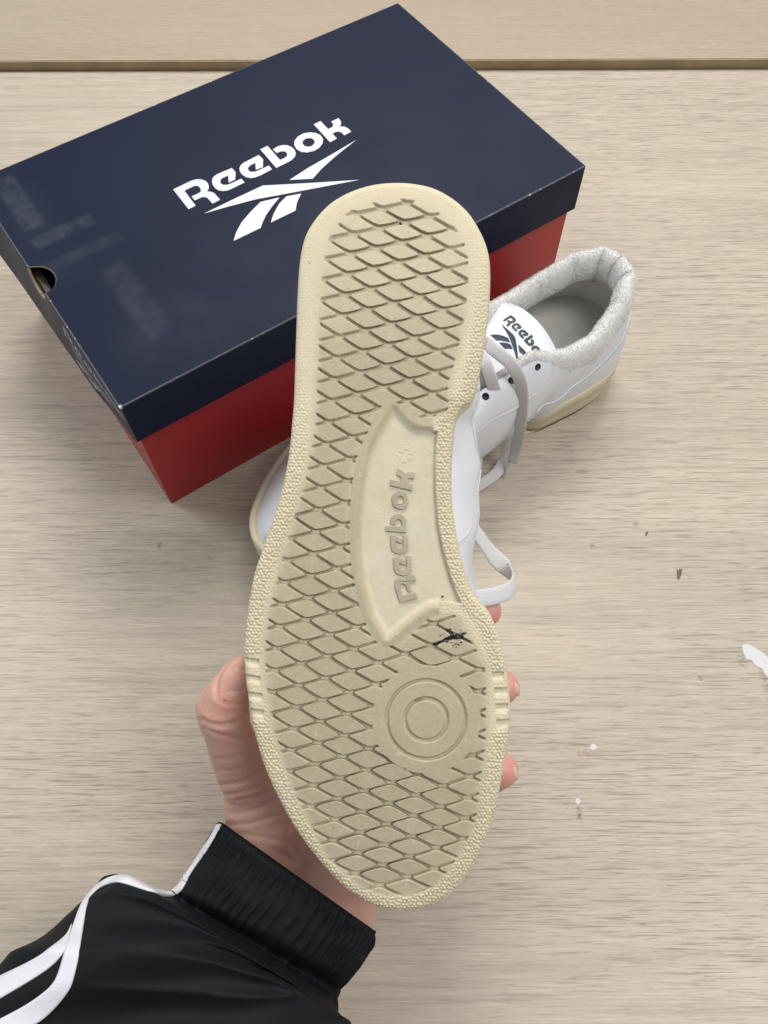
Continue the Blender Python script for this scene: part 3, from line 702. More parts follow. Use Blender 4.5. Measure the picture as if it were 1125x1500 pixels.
def build_side(med):
    """rows from heel to toe, columns from the sole edge up to the topline (local coordinates)"""
    O_ = (MED if med else LATL); sgn = 1 if med else -1
    s = np.linspace(0, 1, NH); y = O_[:, 1]-HEEL_V
    T = np.gradient(O_, axis=0); T /= np.linalg.norm(T, axis=1)[:, None]
    nrm = np.stack([T[:, 1], -T[:, 0]], -1)*sgn           # outwards
    sp = spring(O_[:, 1]); h = rand_height(y, med)+sp*.9
    inset = .0022+.0018*sm(.5, .7, s)[:, None]
    over = (np.interp(y, [.075, .10, .125, .150, .168, .180], [0, .007, .0145, .0145, .006, 0]) if med else np.interp(y, [.09, .13, .17], [0, .003, 0]))
    P0 = np.column_stack([O_-nrm*inset, h-.004])
    R = rim_at(s); R[:, 0] *= sgn; R[:, 1] += HEEL_V; R[:, 2] += 0
    n3 = np.column_stack([nrm, np.zeros(NH)])
    up = np.array([0, 0, 1.])
    fw = sm(.36, .60, s)[:, None]; toe = sm(.74, 1.0, s)[:, None]
    fb = sm(.62, .78, s)[:, None]; k1 = (.022*(1-fw)+.024*fw)*(1-.38*fb)
    P1 = P0+n3*((.0035*(1-fw[:, 0])-.0015*fw[:, 0]-.0035*fb[:, 0]+over*1.55)[:, None])+up*k1
    P2c = R+n3*.0015-up*.020                              # collar: wall comes up almost upright
    P2c = P2c + n3*(over[:, None]*.55)
    side = np.array([sgn*1., 0, 0]); 
    ang = sm(.62, .98, s)[:, None]
    dirn = side*(1-ang)*.86+np.array([0, 1., 0])*ang
    ln = .024*(1-ang)+.040*ang
    P2f = R+dirn*ln-up*(.0035*(1-ang)+.002*ang)
    P2 = P2c*(1-fw)+P2f*fw
    t = np.linspace(0, 1, NM)[None, :, None]
    S = (1-t)**3*P0[:, None]+3*(1-t)**2*t*P1[:, None]+3*(1-t)*t*t*P2[:, None]+t**3*R[:, None]
    return S
SIDE = {True: build_side(True), False: build_side(False)}
LOOP = np.concatenate([SIDE[True], SIDE[False][-2:0:-1]], 0)       # heel > medial > toe > lateral, closed
# creases across the vamp where the foot bends
def normals(S, wrap):
    a = np.gradient(S, axis=0) if not wrap else (np.roll(S, -1, 0)-np.roll(S, 1, 0)); b = np.gradient(S, axis=1)
    n = np.cross(a, b); n /= np.linalg.norm(n, axis=-1)[..., None]+1e-12; return n
LN = normals(LOOP, True)
if (LN[10, 8, 0] < 0): LN = -LN
def surf(med, s, m, off=0.0):
    """point and normal on the upper at (s heel to toe, m sole to topline)"""
    S = SIDE[med]; n = LN[:NH] if med else LN[np.r_[0, np.arange(2*NH-3, NH-1, -1), NH-1]]
    i = np.clip(np.asarray(s, float)*(NH-1), 0, NH-1.001); j = np.clip(np.asarray(m, float)*(NM-1), 0, NM-1.001)
    i0, j0 = i.astype(int), j.astype(int); fi, fj = (i-i0)[..., None], (j-j0)[..., None]
    f = lambda A: (A[i0, j0]*(1-fi)+A[i0+1, j0]*fi)*(1-fj)+(A[i0, j0+1]*(1-fi)+A[i0+1, j0+1]*fi)*fj
    nn = f(n); nn /= np.linalg.norm(nn, axis=-1)[..., None]
    return f(S)+nn*off, nn
def leather(name, col, holes=False):
    m = N(name); c = m.coord(); g = m.noise(c, 900, 3, .6); big = m.noise(c, 30, 3)
    m.base(m.ramp(big, [(.3, tuple(x*.97 for x in col)), (.7, col)]))
    m.bump(m.math('ADD', g, m.math('MULTIPLY', big, .6)), .18, .0003); m.set(Roughness=.43, Specular_IOR_Level=.45); return m.m
M_LEATHER = leather('white_leather', (.79, .815, .86)); M_LEATHER2 = leather('white_leather_overlay', (.80, .825, .87))
M_CREAM = plain('cream_midsole', (.68, .61, .435), .5, .06, 60, .15)
M_STITCH = plain('white_thread', (.66, .66, .67), .7, .05, 300)
M_SHADE = plain('seam_gap', (.42, .42, .43), .8, .1, 200)
def fleece_mat():
    m = N('offwhite_fleece'); c = m.coord(); n1 = m.noise(c, 260, 5, .7); n2 = m.noise(c, 45, 4, .6)
    col = m.mix(n2, (.76, .755, .72), (.83, .83, .81))
    col = m.mix(m.math('MULTIPLY', m.ramp(m.noise(m.coord(loc=(.2, .5, .1)), 75, 4, .7), [(.66, 0.), (.76, 1.)]), .6), col, (.17, .17, .18))
    m.base(col); m.bump(n1, .6, .0015); m.set(Roughness=.95, Specular_IOR_Level=.1, Sheen_Weight=.3); return m.m
M_FLEECE = fleece_mat()
def lining_mat():
    m = N('grey_lining'); c = m.coord(); n2 = m.noise(c, 40, 4, .6)
    col = m.mix(n2, (.62, .615, .58), (.72, .715, .68))
    col = m.mix(m.math('MULTIPLY', m.ramp(m.noise(c, 130, 4, .7), [(.60, 0.), (.72, 1.)]), .6), col, (.14, .14, .13))
    m.base(col); m.bump(m.noise(c, 500, 3), .4, .0008); m.set(Roughness=.95, Specular_IOR_Level=.1); return m.m
M_LINING = lining_mat()
M_INSOLE = plain('worn_insole', (.56, .55, .51), .9, .08, 60, .1)
M_HOLE = plain('eyelet_dark', (.03, .03, .032), .8, .1, 200)
def lace_mat(name, col):
    m = N(name); c = m.coord()
    wv_ = m.n('TexWave', wave_type='BANDS', bands_direction='DIAGONAL', i_Scale=420, i_Distortion=1.5); m.L(c, wv_.inputs[0])
    m.base(m.mix(m.noise(c, 60, 4), tuple(x*.86 for x in col), col)); m.bump(wv_.outputs[1], .5, .0005); m.set(Roughness=.85, Specular_IOR_Level=.15); return m.m
M_LACE = lace_mat('offwhite_lace', (.69, .68, .665)); M_LACE2 = lace_mat('white_lace', (.80, .80, .81))
M_NAVY = plain('navy_print', (.03, .045, .075), .5, .1, 100)
M_FOAM = plain('tongue_foam', (.52, .46, .30), .9, .1, 200)

def FL(V, flip):
    V = np.array(V, float)
    if flip: V = V*np.array([-1, 1, 1.])
    return V
def patch(name, med, s0, s1, mlo, mhi, off, mat, parent, flip, ns=90, nm=18, thick=.0014):
    s = np.linspace(s0, s1, ns); V = []
    lo = np.array([mlo(a) for a in s]); hi = np.array([mhi(a) for a in s]); q = np.linspace(0, 1, nm)
    SS = np.repeat(s[:, None], nm, 1); MM = lo[:, None]+(hi-lo)[:, None]*q
    A, n = surf(med, SS, MM, off)
    ring = [(i, 0) for i in range(ns)]+[(ns-1, j) for j in range(1, nm)]+[(i, nm-1) for i in range(ns-2, -1, -1)]+[(0, j) for j in range(nm-2, 0, -1)]
    V = list(A.reshape(-1, 3)); Fc = [tuple(f) for f in gridfaces(ns, nm)]
    base = len(V)
    for (i, j) in ring: V.append(A[i, j]-n[i, j]*thick)
    R = len(ring)
    for k in range(R):
        a = ring[k][0]*nm+ring[k][1]; b = ring[(k+1) % R][0]*nm+ring[(k+1) % R][1]; Fc.append((a, b, base+(k+1) % R, base+k))
    return mesh(name, FL(V, flip), Fc, mat, parent)
def seam(name, med, pts, mat, parent, flip, rad=.00035, off=.0003, dash=None):
    p = catmull(np.array(pts), 140); A, n = surf(med, p[:, 0], p[:, 1], off)
    V, Fc = tube_data(A, rad, 6); return mesh(name, FL(V, flip), Fc, mat, parent)
def finish_shoe(root, flip, near_side):
    """everything above the tread: cupsole wall, upper, collar, tongue, insole"""
    # cupsole wall: leaves the outline, bulges a little and carries a lip at the top
    n = len(LOOP); ol = np.concatenate([MED, LATL[-2:0:-1]], 0); ins = ol.mean(0)
    T = np.roll(ol, -1, 0)-np.roll(ol, 1, 0); T /= np.linalg.norm(T, axis=1)[:, None]; nr = np.stack([T[:, 1], -T[:, 0]], -1)
    if nr[NH//2, 0] < 0: nr = -nr
    for _ in range(3): nr = (np.roll(nr, 1, 0)+2*nr+np.roll(nr, -1, 0)); nr /= np.linalg.norm(nr, axis=1)[:, None]
    y = ol[:, 1]-HEEL_V; h = np.where(np.arange(n) < NH, rand_height(y, True), rand_height(y, False)); sp = spring(ol[:, 1])
    prof = [(-.0012, .0022, 0), (-.0002, .0030, 0), (0, .006, 0), (.0002, .35, 1), (.0001, .62, 1), (.0006, .66, 1), (.0006, .93, 1), (-.0002, 1.0, 1), (-.0030, 1.0, 1), (-.0045, .90, 1)]
    V = []
    for o_, z_, rel in prof:
        z = sp*1.0+z_ if not rel else sp*.95+np.maximum(h*z_, .0065 + z_*.001)
        V.append(np.column_stack([ol+nr*o_, z]))
    V = np.concatenate(V); Q = [tuple(f) for f in gridfaces(len(prof), n, wrap_m=True)]
    ms = mesh('midsole', FL(V, flip), Q, M_CREAM, root)
    b_ = np.concatenate([np.column_stack([ol-nr*.0035, sp+.0035])]); c_ = np.column_stack([ol.mean(0), 0])[0] if False else None
    # upper shell
    V = LOOP.reshape(-1, 3); up = mesh('upper', FL(V, flip), [tuple(f) for f in gridfaces(n, NM, wrap_n=True)], M_LEATHER, root)
    # lining, inside of the shell, and the padded collar
    IN = (LOOP-LN*.0045)[:, ::2]; zfl = .026
    IN[..., 2] = np.maximum(IN[..., 2], .020)
    mesh('lining', FL(IN.reshape(-1, 3), flip), [tuple(f) for f in gridfaces(n, IN.shape[1], wrap_n=True)], M_LINING, root)
    iz = np.interp(y, [.09, .165], [.038, .0235])+sp*.6
    edge_ = np.zeros((n, 2))                              # where the lining reaches the insole height
    for k in range(n):
        j = int(np.argmax(IN[k, :, 2] >= iz[k])); j0 = max(j-1, 0); dz = IN[k, j, 2]-IN[k, j0, 2]; f_ = 0 if dz < 1e-6 else (iz[k]-IN[k, j0, 2])/dz
        edge_[k] = IN[k, j0, :2]*(1-f_)+IN[k, j, :2]*f_
    iv = np.column_stack([edge_+nr*.0008, iz]); iv2 = np.column_stack([edge_-nr*.006, iz-.0005])
    mid = np.column_stack([edge_[:, 0]*.2-.003, edge_[:, 1]*.93, iz-.0008])
    V = np.concatenate([iv, iv2, mid]); mesh('insole', FL(V, flip), [tuple(f) for f in gridfaces(3, n, wrap_m=True)]+[(2*n+(n-k) % n, 2*n+n-k-1, 2*n+k+1, 2*n+k) for k in range(1, NH-2)], M_INSOLE, root)
    # collar roll, from one top eyelet round the heel to the other
    ss = np.linspace(.56, 0, 54); R = np.concatenate([rim_at(ss)*np.array([1, 1, 1]), (rim_at(ss)*np.array([-1, 1, 1]))[-2::-1]], 0); R[:, 1] += HEEL_V
    Tn = np.gradient(R, axis=0); Tn /= np.linalg.norm(Tn, axis=1)[:, None]
    inw = np.cross(np.array([0, 0, 1.]), Tn); inw /= np.linalg.norm(inw, axis=1)[:, None]
    cen = np.array([0, HEEL_V+.06, .07]); sg = np.sign(((cen-R)*inw).sum(1)); inw *= np.sign(sg.sum())
    m = 18; V = []; sa = np.abs(np.linspace(-1, 1, len(R)))
    fat = np.interp(sa, [0, .25, .6, .8, .86, 1.0], [1.0, 1.0, .95, .62, .45, .30])
    for k in range(len(R)):
        for q in range(m):
            a = 2*math.pi*q/m; rx, rz = .0066*fat[k], .0125*fat[k]
            w_ = 1+.02*math.sin(k*1.7+q)
            V.append(R[k]+inw[k]*(.0050*fat[k]+rx*math.cos(a)*w_)+np.array([0, 0, 1.])*(-.0070*fat[k]+rz*math.sin(a)*w_))
    V = np.array(V); cf = [tuple(f) for f in gridfaces(len(R), m, wrap_m=True)]+[tuple(range(m)), tuple(range((len(R)-1)*m, len(R)*m))[::-1]]
    col = mesh('collar', FL(V, flip), cf, M_FLEECE, root)
    if near_side:                                          # pile standing up from the fleece
        G = V.reshape(len(R), m, 3); nf = 42000
        i = rng.uniform(0, len(R)-1.001, nf); j = rng.uniform(0, m, nf); i0 = i.astype(int); j0 = j.astype(int) % m; j1 = (j0+1) % m
        fi, fj = (i-i0)[:, None], (j-np.floor(j))[:, None]
        p = (G[i0, j0]*(1-fi)+G[i0+1, j0]*fi)*(1-fj)+(G[i0, j1]*(1-fi)+G[i0+1, j1]*fi)*fj
        ctr = G.mean(1); c_ = ctr[i0]*(1-fi)+ctr[i0+1]*fi; nn = p-c_; nn /= np.linalg.norm(nn, axis=1)[:, None]
        dr = nn+rng.normal(0, .75, (nf, 3)); dr /= np.linalg.norm(dr, axis=1)[:, None]
        tn = np.cross(dr, rng.normal(0, 1, (nf, 3))); tn /= np.linalg.norm(tn, axis=1)[:, None]
        ln = rng.uniform(.0005, .0016, nf)[:, None]; wd = .00016
        A = p-tn*wd; B = p+tn*wd; Cc = p+dr*ln
        VV = np.stack([A, B, Cc], 1).reshape(-1, 3); TT = np.arange(nf*3).reshape(-1, 3)
        fz = fast_mesh('fleece_pile', FL(VV, flip), TT, M_FLEECE, col, False); fz['kind'] = 'stuff'
    # tongue
    ty = np.linspace(.198, .086, 26); tz = np.interp(ty, [.086, .105, .125, .16, .198], [.0915, .0895, .0835, .069, .052])
    tw = np.interp(ty, [.086, .090, .105, .15, .198], [.024, .028, .030, .026, .016]); V = []
    qx = np.linspace(-1, 1, 15)
    def tong(k, q, o_=0.0): return np.array([q*tw[k], ty[k]+HEEL_V+o_*.45, tz[k]-.011*(abs(q)**2.2)*(tw[k]/.029)+o_*.9])
    for o_ in (.0012, -.0022):
        for k in range(26):
            for q in qx: V.append(tong(k, q, o_))
    nq = 15; Fc = [tuple(f) for f in gridfaces(26, nq)]+[tuple(26*nq+i for i in f[::-1]) for f in gridfaces(26, nq)]
    ring = [(i, 0) for i in range(26)]+[(25, j) for j in range(1, nq)]+[(i, nq-1) for i in range(24, -1, -1)]+[(0, j) for j in range(nq-2, 0, -1)]
    for k in range(len(ring)):
        a, b = ring[k], ring[(k+1) % len(ring)]; A_, B_ = a[0]*nq+a[1], b[0]*nq+b[1]; Fc.append((A_, 26*nq+A_, 26*nq+B_, B_))
    tg = mesh('tongue', FL(V, flip), Fc, M_LEATHER2, root)
    if near_side:
        # printed word and mark near the top of the tongue
        ctr = (.0, .1010)
        def tsurf(p, o_):
            yy = np.clip(p[:, 1], .0865, .197); k = np.interp(yy, ty[::-1], np.arange(26)[::-1]); tww = np.interp(yy, ty[::-1], tw[::-1]); q = np.clip(p[:, 0]/tww, -1, 1)
            zz = np.interp(yy, ty[::-1], tz[::-1])-.011*np.abs(q)**2.2*(tww/.029)
            return np.column_stack([p[:, 0], yy+HEEL_V+.0012*.45+o_*.5, zz+.0012*.9+o_])
        sc = .038/WORDW
        for shp in [GL[g] for g in GL]+[[m_] for m_ in MK]:
            L_ = [l*sc-np.array([WORDW*sc/2, 0]) for l in shp]
            L2 = [resample(l, max(26, len(l)), True) for l in L_]
            tri, Fc = prism_data(L2[0], L2[1:], 0, 1)
            q = np.array(tri); pp = np.column_stack([q[:, 0]+.0085, ctr[1]+.0015-q[:, 1]])   # read from the toe: letters run to the medial side, tops to the heel
            V = np.where(q[:, 2:3] > .5, tsurf(pp, .00028), tsurf(pp, .00004))
            mesh('printed_letter', FL(V, flip), Fc, M_NAVY, tg, False)
    # overlays and seams on both sides
    for med in (True, False):
        es = patch('eyestay', med, .405, .80, lambda s: np.interp(s, [.405, .44, .50, .60, .70, .80], [.88, .70, .66, .64, .70, .86]), lambda s: 1.0, .0013, M_LEATHER2, up, flip)
        for k in range(6):
            s_ = .452+k*.062; A, nn = surf(med, np.array([s_]), np.array([.925]), .00145)
            z_ = nn[0]; x_ = np.cross(z_, [0, 1., 0]); x_ /= np.linalg.norm(x_); y_ = np.cross(z_, x_)
            V = [A[0]+.0021*(math.cos(t)*x_+math.sin(t)*y_) for t in np.linspace(0, 2*math.pi, 15)[:-1]]+[A[0]+.0026*(math.cos(t)*x_+math.sin(t)*y_)-z_*.0006 for t in np.linspace(0, 2*math.pi, 15)[:-1]]
            Fc = [tuple(range(14))]+[(a, (a+1) % 14, 14+(a+1) % 14, 14+a) for a in range(14)]
            mesh('eyelet', FL(V, flip), Fc, M_HOLE, es)
        patch('heel_panel', med, .012, .375 if near_side else .30, lambda s: 0.0, lambda s: np.interp(s, [0, .08, .2, .3, .38, .42], [.62, .58, .46, .40, .42, .46]), .0010, M_LEATHER2, up, flip)
        seam('stitching', med, [(.02, .585), (.09, .545), (.2, .43), (.3, .365), (.38, .385), (.41, .42)], M_STITCH, up, flip, .00028, .0006)
        seam('stitching', med, [(.415, .845), (.45, .735), (.51, .70), (.6, .68), (.7, .735), (.79, .87)], M_STITCH, up, flip, .00028, .0015)
        patch('toe_overlay', med, .69, 1.0, lambda s: 0.0, lambda s: np.interp(s, [.69, .76, .84, .92, 1.0], [.46, .36, .33, .36, .40]), .0009, M_LEATHER2, up, flip)
        seam('stitching', med, [(.43, .42), (.46, .30), (.49, .16), (.50, .04)], M_STITCH, up, flip, .0003, .0003)
        seam('stitching', med, [(.69, .42), (.67, .25), (.655, .05)], M_STITCH, up, flip, .0003, .0003)
    return up
finish_shoe(held, False, False)

# ---- the second sneaker, standing on the desk
HEELXY, YAWS = np.array([.1614, .3980]), math.radians(37.6)
dirv = -np.array([math.cos(YAWS), math.sin(YAWS), 0]); latx = np.cross(dirv, [0, 0, 1.])
so2 = np.array([HEELXY[0], HEELXY[1], 0.0004])-dirv*HEEL_V
rest = empty('sneaker', 'white low-top sneaker standing on the desk by the box, fleece collar open and laces loose', 'sneaker', frame(so2, latx, dirv, (0, 0, 1)), 'pair of white sneakers')
finish_shoe(rest, True, True)
# plain underside for the standing shoe
olr = FL(np.column_stack([OUT_UV, spring(OUT_UV[:, 1])+.0006]), True); inr = FL(np.column_stack([OUT_UV*.93, spring(OUT_UV[:, 1]*.93)]), True); k_ = len(olr)
mesh('outsole', np.concatenate([olr, inr]), [tuple(f) for f in gridfaces(2, k_, wrap_m=True)]+[tuple(range(k_, 2*k_))], M_CREAM, rest)

# ---- laces
def ribbon_px(name, pts, width, thick, mat, parent, mode='z', twist=0.0, n=50, w_img=None):
    """pts: photo px, py and height above the desk (mode z) or distance from the lens (mode d)"""
    p = np.array(pts, float); P = (at_z if mode == 'z' else at_depth)(p[:, 0], p[:, 1], p[:, 2]); P = catmull(P, n)
    T = np.gradient(P, axis=0); T /= np.linalg.norm(T, axis=1)[:, None]
    if w_img is not None: W = np.tile(w_img[0]*CR-w_img[1]*CU, (n, 1))
    else:
        D = P-CO; D /= np.linalg.norm(D, axis=1)[:, None]; W = np.cross(T, D); W /= np.linalg.norm(W, axis=1)[:, None]
        tw = np.broadcast_to(np.interp(np.linspace(0, 1, n), np.linspace(0, 1, np.size(twist)), np.atleast_1d(twist)), (n,))[:, None]
        W = np.cos(tw)*W+np.sin(tw)*np.cross(T, W)
    M = np.array(parent.matrix_world.inverted()) if parent else np.eye(4)
    P = P@M[:3, :3].T+M[:3, 3]; W = W@M[:3, :3].T
    return ribbon(name, P, W, width, thick, mat, parent)
bpy.context.view_layer.update()
ribbon_px('lace', [(698, 503, .098), (711, 502, .1005), (724, 513, .102), (745, 530, .101), (759, 551, .094), (765, 578, .080), (763, 617, .056), (757, 655, .029), (750, 676, .016)], .0078, .0013, M_LACE, rest, twist=[.2, .1, .2, .3, .35, .3])
ribbon_px('lace', [(704, 519, .098), (712, 535, .098), (722, 565, .088), (735, 604, .064), (743, 637, .033), (741, 666, .013), (731, 688, .0055), (716, 702, .0045), (690, 718, .0045)], .0076, .0013, M_LACE, rest, twist=[.1, .2, -.2, -.3, .1, .0])
ribbon_px('lace', [(700, 522, .098), (704, 545, .092), (706, 590, .07), (703, 640, .03), (698, 690, .012)], .0068, .0013, M_LACE, rest, twist=[.3, -.3])
ribbon_px('lace', [(752, 640, .034), (748, 668, .018), (741, 696, .004)], .0022, .0016, M_LACE, rest)
ribbon_px('lace', [(690, 770, .398), (705, 790, .404), (722, 814, .409), (741, 832, .409), (751, 845, .403), (752.5, 857, .395), (744, 866, .388), (728, 872, .384), (712, 875, .382), (695, 877, .382)], .0082, .0013, M_LACE2, held, mode='d', w_img=(.12, 1))

# ------------------------------------------------------------------ the person's hand and sleeve
hand_o = at_depth(np.array(440.), np.array(1290.), .39)
person = empty('person', "person's left hand gripping the sneaker's forefoot, in a black track jacket sleeve with white stripes", 'person', Matrix.Translation(hand_o))
def skin_mat():
    m = N('skin'); c = m.coord(); a = m.noise(c, 28, 4, .6); b = m.noise(c, 140, 4, .65); f = m.noise(c, 900, 3, .6)
    col = m.mix(m.ramp(a, [(.35, 0.), (.65, 1.)]), (.68, .44, .335), (.71, .385, .305))
    col = m.mix(m.math('MULTIPLY', m.ramp(b, [(.45, 0.), (.70, 1.)]), .45), col, (.68, .38, .305))
    col = m.mix(m.n('Attribute', attribute_name='flush').outputs['Fac'], col, (.68, .31, .255))
    m.base(col); m.bump(m.math('ADD', f, m.math('MULTIPLY', b, 1.2)), .4, .0005)
    m.set(Roughness=.46, Specular_IOR_Level=.4, Subsurface_Weight=.18, Subsurface_Radius=(.004, .0015, .0008), Subsurface_Scale=1.0); return m.m
M_SKIN = skin_mat(); M_NAIL = plain('fingernail', (.84, .52, .42), .45, .04, 120, Subsurface_Weight=.15, Specular_IOR_Level=.25)
HP = lambda x, y, d: at_depth(np.array(float(x)), np.array(float(y)), d)-hand_o
def capsule_chain(V, Fc, pts):
    for k in range(len(pts)-1):
        a, b = HP(*pts[k][:3]), HP(*pts[k+1][:3]); ra, rb = pts[k][3]/1000, pts[k+1][3]/1000
        ax = b-a; L_ = np.linalg.norm(ax); ax /= L_+1e-9; e1 = np.cross(ax, [.3, .5, .8]); e1 /= np.linalg.norm(e1); e2 = np.cross(ax, e1)
        prof = [(-ra*math.cos(t), ra*math.sin(t)) for t in np.linspace(0, math.pi/2, 7)]+[(L_+rb*math.sin(t), rb*math.cos(t)) for t in np.linspace(0, math.pi/2, 7)]
        n0 = len(V); m = 20
        for z, r_ in prof:
            for q in range(m):
                t = 2*math.pi*q/m; V.append(a+ax*z+max(r_, 1e-5)*(math.cos(t)*e1+math.sin(t)*e2))
        Fc += [tuple(n0+i for i in f) for f in gridfaces(len(prof), m, wrap_m=True)]
        Fc += [tuple(n0+i for i in range(m)), tuple(n0+(len(prof)-1)*m+i for i in range(m))[::-1]]
V, Fc = [], []
for ch in (
    [(440,1240,.405,19),(402,1185,.398,18),(364,1138,.385,14),(345,1100,.375,11.8),(331,1066,.367,10.8)],
    [(331,1066,.367,10.8),(328,1042,.362,11.2),(333,1020,.359,10.0),(343,994,.3565,7.4),(350,976,.3555,4.6)],
    [(322,1054,.366,9.5),(313,1036,.365,8.4),(317,1018,.3645,6.4)],
    [(372,1150,.389,14.8),(392,1212,.395,20.5),(404,1250,.397,20)],
    [(405,1215,.40,20),(395,1262,.397,19),(360,1340,.392,22),(300,1440,.38,24)],
    [(500,1330,.395,17),(470,1300,.40,18),(420,1240,.405,19)],
    [(497,1328,.395,17.5),(440,1400,.39,22),(380,1480,.38,24)],
    [(410,1250,.402,17),(450,1040,.428,12),(575,965,.434,10),(670,925,.417,9),(713,896,.394,7.4)],
    [(440,1265,.406,17),(490,1035,.432,12),(625,1035,.437,10.2),(703,1020,.412,9.3),(736,1006,.385,8.2)],
    [(470,1285,.406,16),(530,1060,.432,11.5),(640,1130,.435,10),(706,1142,.410,9.2),(733,1128,.382,8.6)],
    [(495,1312,.40,15),(560,1110,.427,10.5),(630,1200,.424,8.5),(662,1225,.402,8),(676,1214,.386,7)],
    [(430,1230,.407,18),(470,1130,.42,14),(530,1130,.425,13),(560,1160,.42,12),(510,1290,.402,15)],
): capsule_chain(V, Fc, ch)
raw = mesh('hand', V, Fc)
for mt, kw in (('REMESH', dict(mode='VOXEL', voxel_size=.00125)), ('SMOOTH', dict(factor=.5, iterations=14))):
    q = raw.modifiers.new(mt, mt)
    for k, v_ in kw.items(): setattr(q, k, v_)
dg = bpy.context.evaluated_depsgraph_get(); me = bpy.data.meshes.new_from_object(raw.evaluated_get(dg)); bpy.data.objects.remove(raw)
nv_ = len(me.vertices); co = np.empty(nv_*3); me.vertices.foreach_get('co', co); co = co.reshape(-1, 3); nn = np.empty(nv_*3); me.vertices.foreach_get('normal', nn); nn = nn.reshape(-1, 3)
wp = co+hand_o; pxv = project(wp); facing = ((CO-wp)*nn).sum(1) > 0
disp = np.zeros(nv_)
def line_d(P, L_):
    best = np.full(len(P), 1e9); L_ = np.array(L_, float)
    for a, b in zip(L_[:-1], L_[1:]):
        e = b-a; t = np.clip(((P-a)@e)/(e@e), 0, 1); best = np.minimum(best, np.linalg.norm(P-a-t[:, None]*e, axis=1))
    return best
for L_, dep, wd in (
    ([(318,1022),(317,1006),(322,988),(332,973),(346,962)], .8, 2.6), ([(322,1027),(334,1031),(348,1031),(358,1029)], .5, 2.6),
    ([(296,1054),(308,1061),(324,1063),(342,1060),(354,1053)], 1.3, 3.2), ([(300,1066),(312,1072),(328,1079),(348,1082),(370,1078)], .8, 3.0),
    ([(322,1150),(336,1149),(352,1147),(372,1137),(388,1125)], .75, 2.6), ([(326,1165),(342,1163),(358,1160),(384,1151)], .6, 2.4), ([(348,1171),(372,1167),(400,1156)], .55, 2.4),
    ([(330,1190),(352,1192),(380,1184),(404,1172)], .5, 2.6), ([(334,1208),(366,1207),(400,1196),(424,1190)], .65, 2.8), ([(350,1222),(384,1226),(420,1232)], .5, 2.8), ([(316,1112),(334,1112),(356,1104),(378,1094)], .35, 2.6),
    ([(318,1130),(344,1128),(366,1118),(382,1108)], .4, 2.4), ([(400,1244),(430,1262),(450,1270)], .5, 3), ([(430,1185),(420,1225),(440,1260)], .5, 3)):
    d_ = line_d(pxv, L_); disp -= facing*(dep*.00075)*(np.exp(-(d_/wd)**2)-.25*np.exp(-((d_-wd*2.3)/(wd*1.2))**2))
lo_n = np.array([mnoise.noise(Vector(c_*90)) for c_ in co]); disp += .00045*lo_n
co = co+nn*disp[:, None]; me.vertices.foreach_set('co', co.ravel()); me.update()
hand = link('hand', me, M_SKIN, person, True)
flush = np.zeros(nv_)
for x, y, r_, a in ((335, 1035, 26, .75), (318, 1045, 20, .5), (360, 1120, 30, .55), (380, 1160, 36, .4), (722, 905, 22, .9), (752, 1000, 26, .9), (748, 1125, 30, .9), (420, 1230, 40, .45)):
    flush = np.maximum(flush, a*np.exp(-((pxv-np.array([x, y]))**2).sum(1)/r_**2))
at_ = me.attributes.new('flush', 'FLOAT', 'POINT'); at_.data.foreach_set('value', flush.astype(np.float32))
def nail(c, tip, face, wid, ln, rad):
    """curved nail plate: c middle, tip direction, facing direction"""
    d = np.array(tip, float); d /= np.linalg.norm(d); f = np.array(face, float); f -= (f@d)*d; f /= np.linalg.norm(f); s_ = np.cross(d, f); V = []
    nu_, nv2 = 9, 9
    for lay in (0, -.0005):
        for i in range(nu_):
            for j in range(nv2):
                u = -1+2*i/(nu_-1); v = -1+2*j/(nv2-1)
                wv2 = wid/2*(1-.30*abs(v)**3); an = u*wv2/rad*1.15; lv = ln/2*v*(1-.22*u*u)
                V.append(c+d*lv+s_*rad*math.sin(an)+f*(rad*(math.cos(an)-1)-.0012*v*v*(1 if v > 0 else .5)+lay))
    Fc = [tuple(q) for q in gridfaces(nu_, nv2)]+[tuple(nu_*nv2+k for k in q[::-1]) for q in gridfaces(nu_, nv2)]
    ring = [(i, 0) for i in range(nu_)]+[(nu_-1, j) for j in range(1, nv2)]+[(i, nv2-1) for i in range(nu_-2, -1, -1)]+[(0, j) for j in range(nv2-2, 0, -1)]
    for k in range(len(ring)):
        a, b = ring[k], ring[(k+1) % len(ring)]; A_, B_ = a[0]*nv2+a[1], b[0]*nv2+b[1]; Fc.append((A_, nu_*nv2+A_, nu_*nv2+B_, B_))
    return mesh('fingernail', V, Fc, M_NAIL, person)
vd = lambda x, y: -ray(np.array(float(x)), np.array(float(y)))/np.linalg.norm(ray(np.array(float(x)), np.array(float(y))))
bvh = BVHTree.FromPolygons([Vector(v) for v in co], [tuple(p.vertices) for p in me.polygons])
def on_hand(x, y):
    o_ = CO-hand_o; r_ = ray(np.array(float(x)), np.array(float(y))); h_ = bvh.ray_cast(Vector(o_), Vector(r_))
    return None if h_[0] is None else (np.array(h_[0]), np.array(h_[1]))
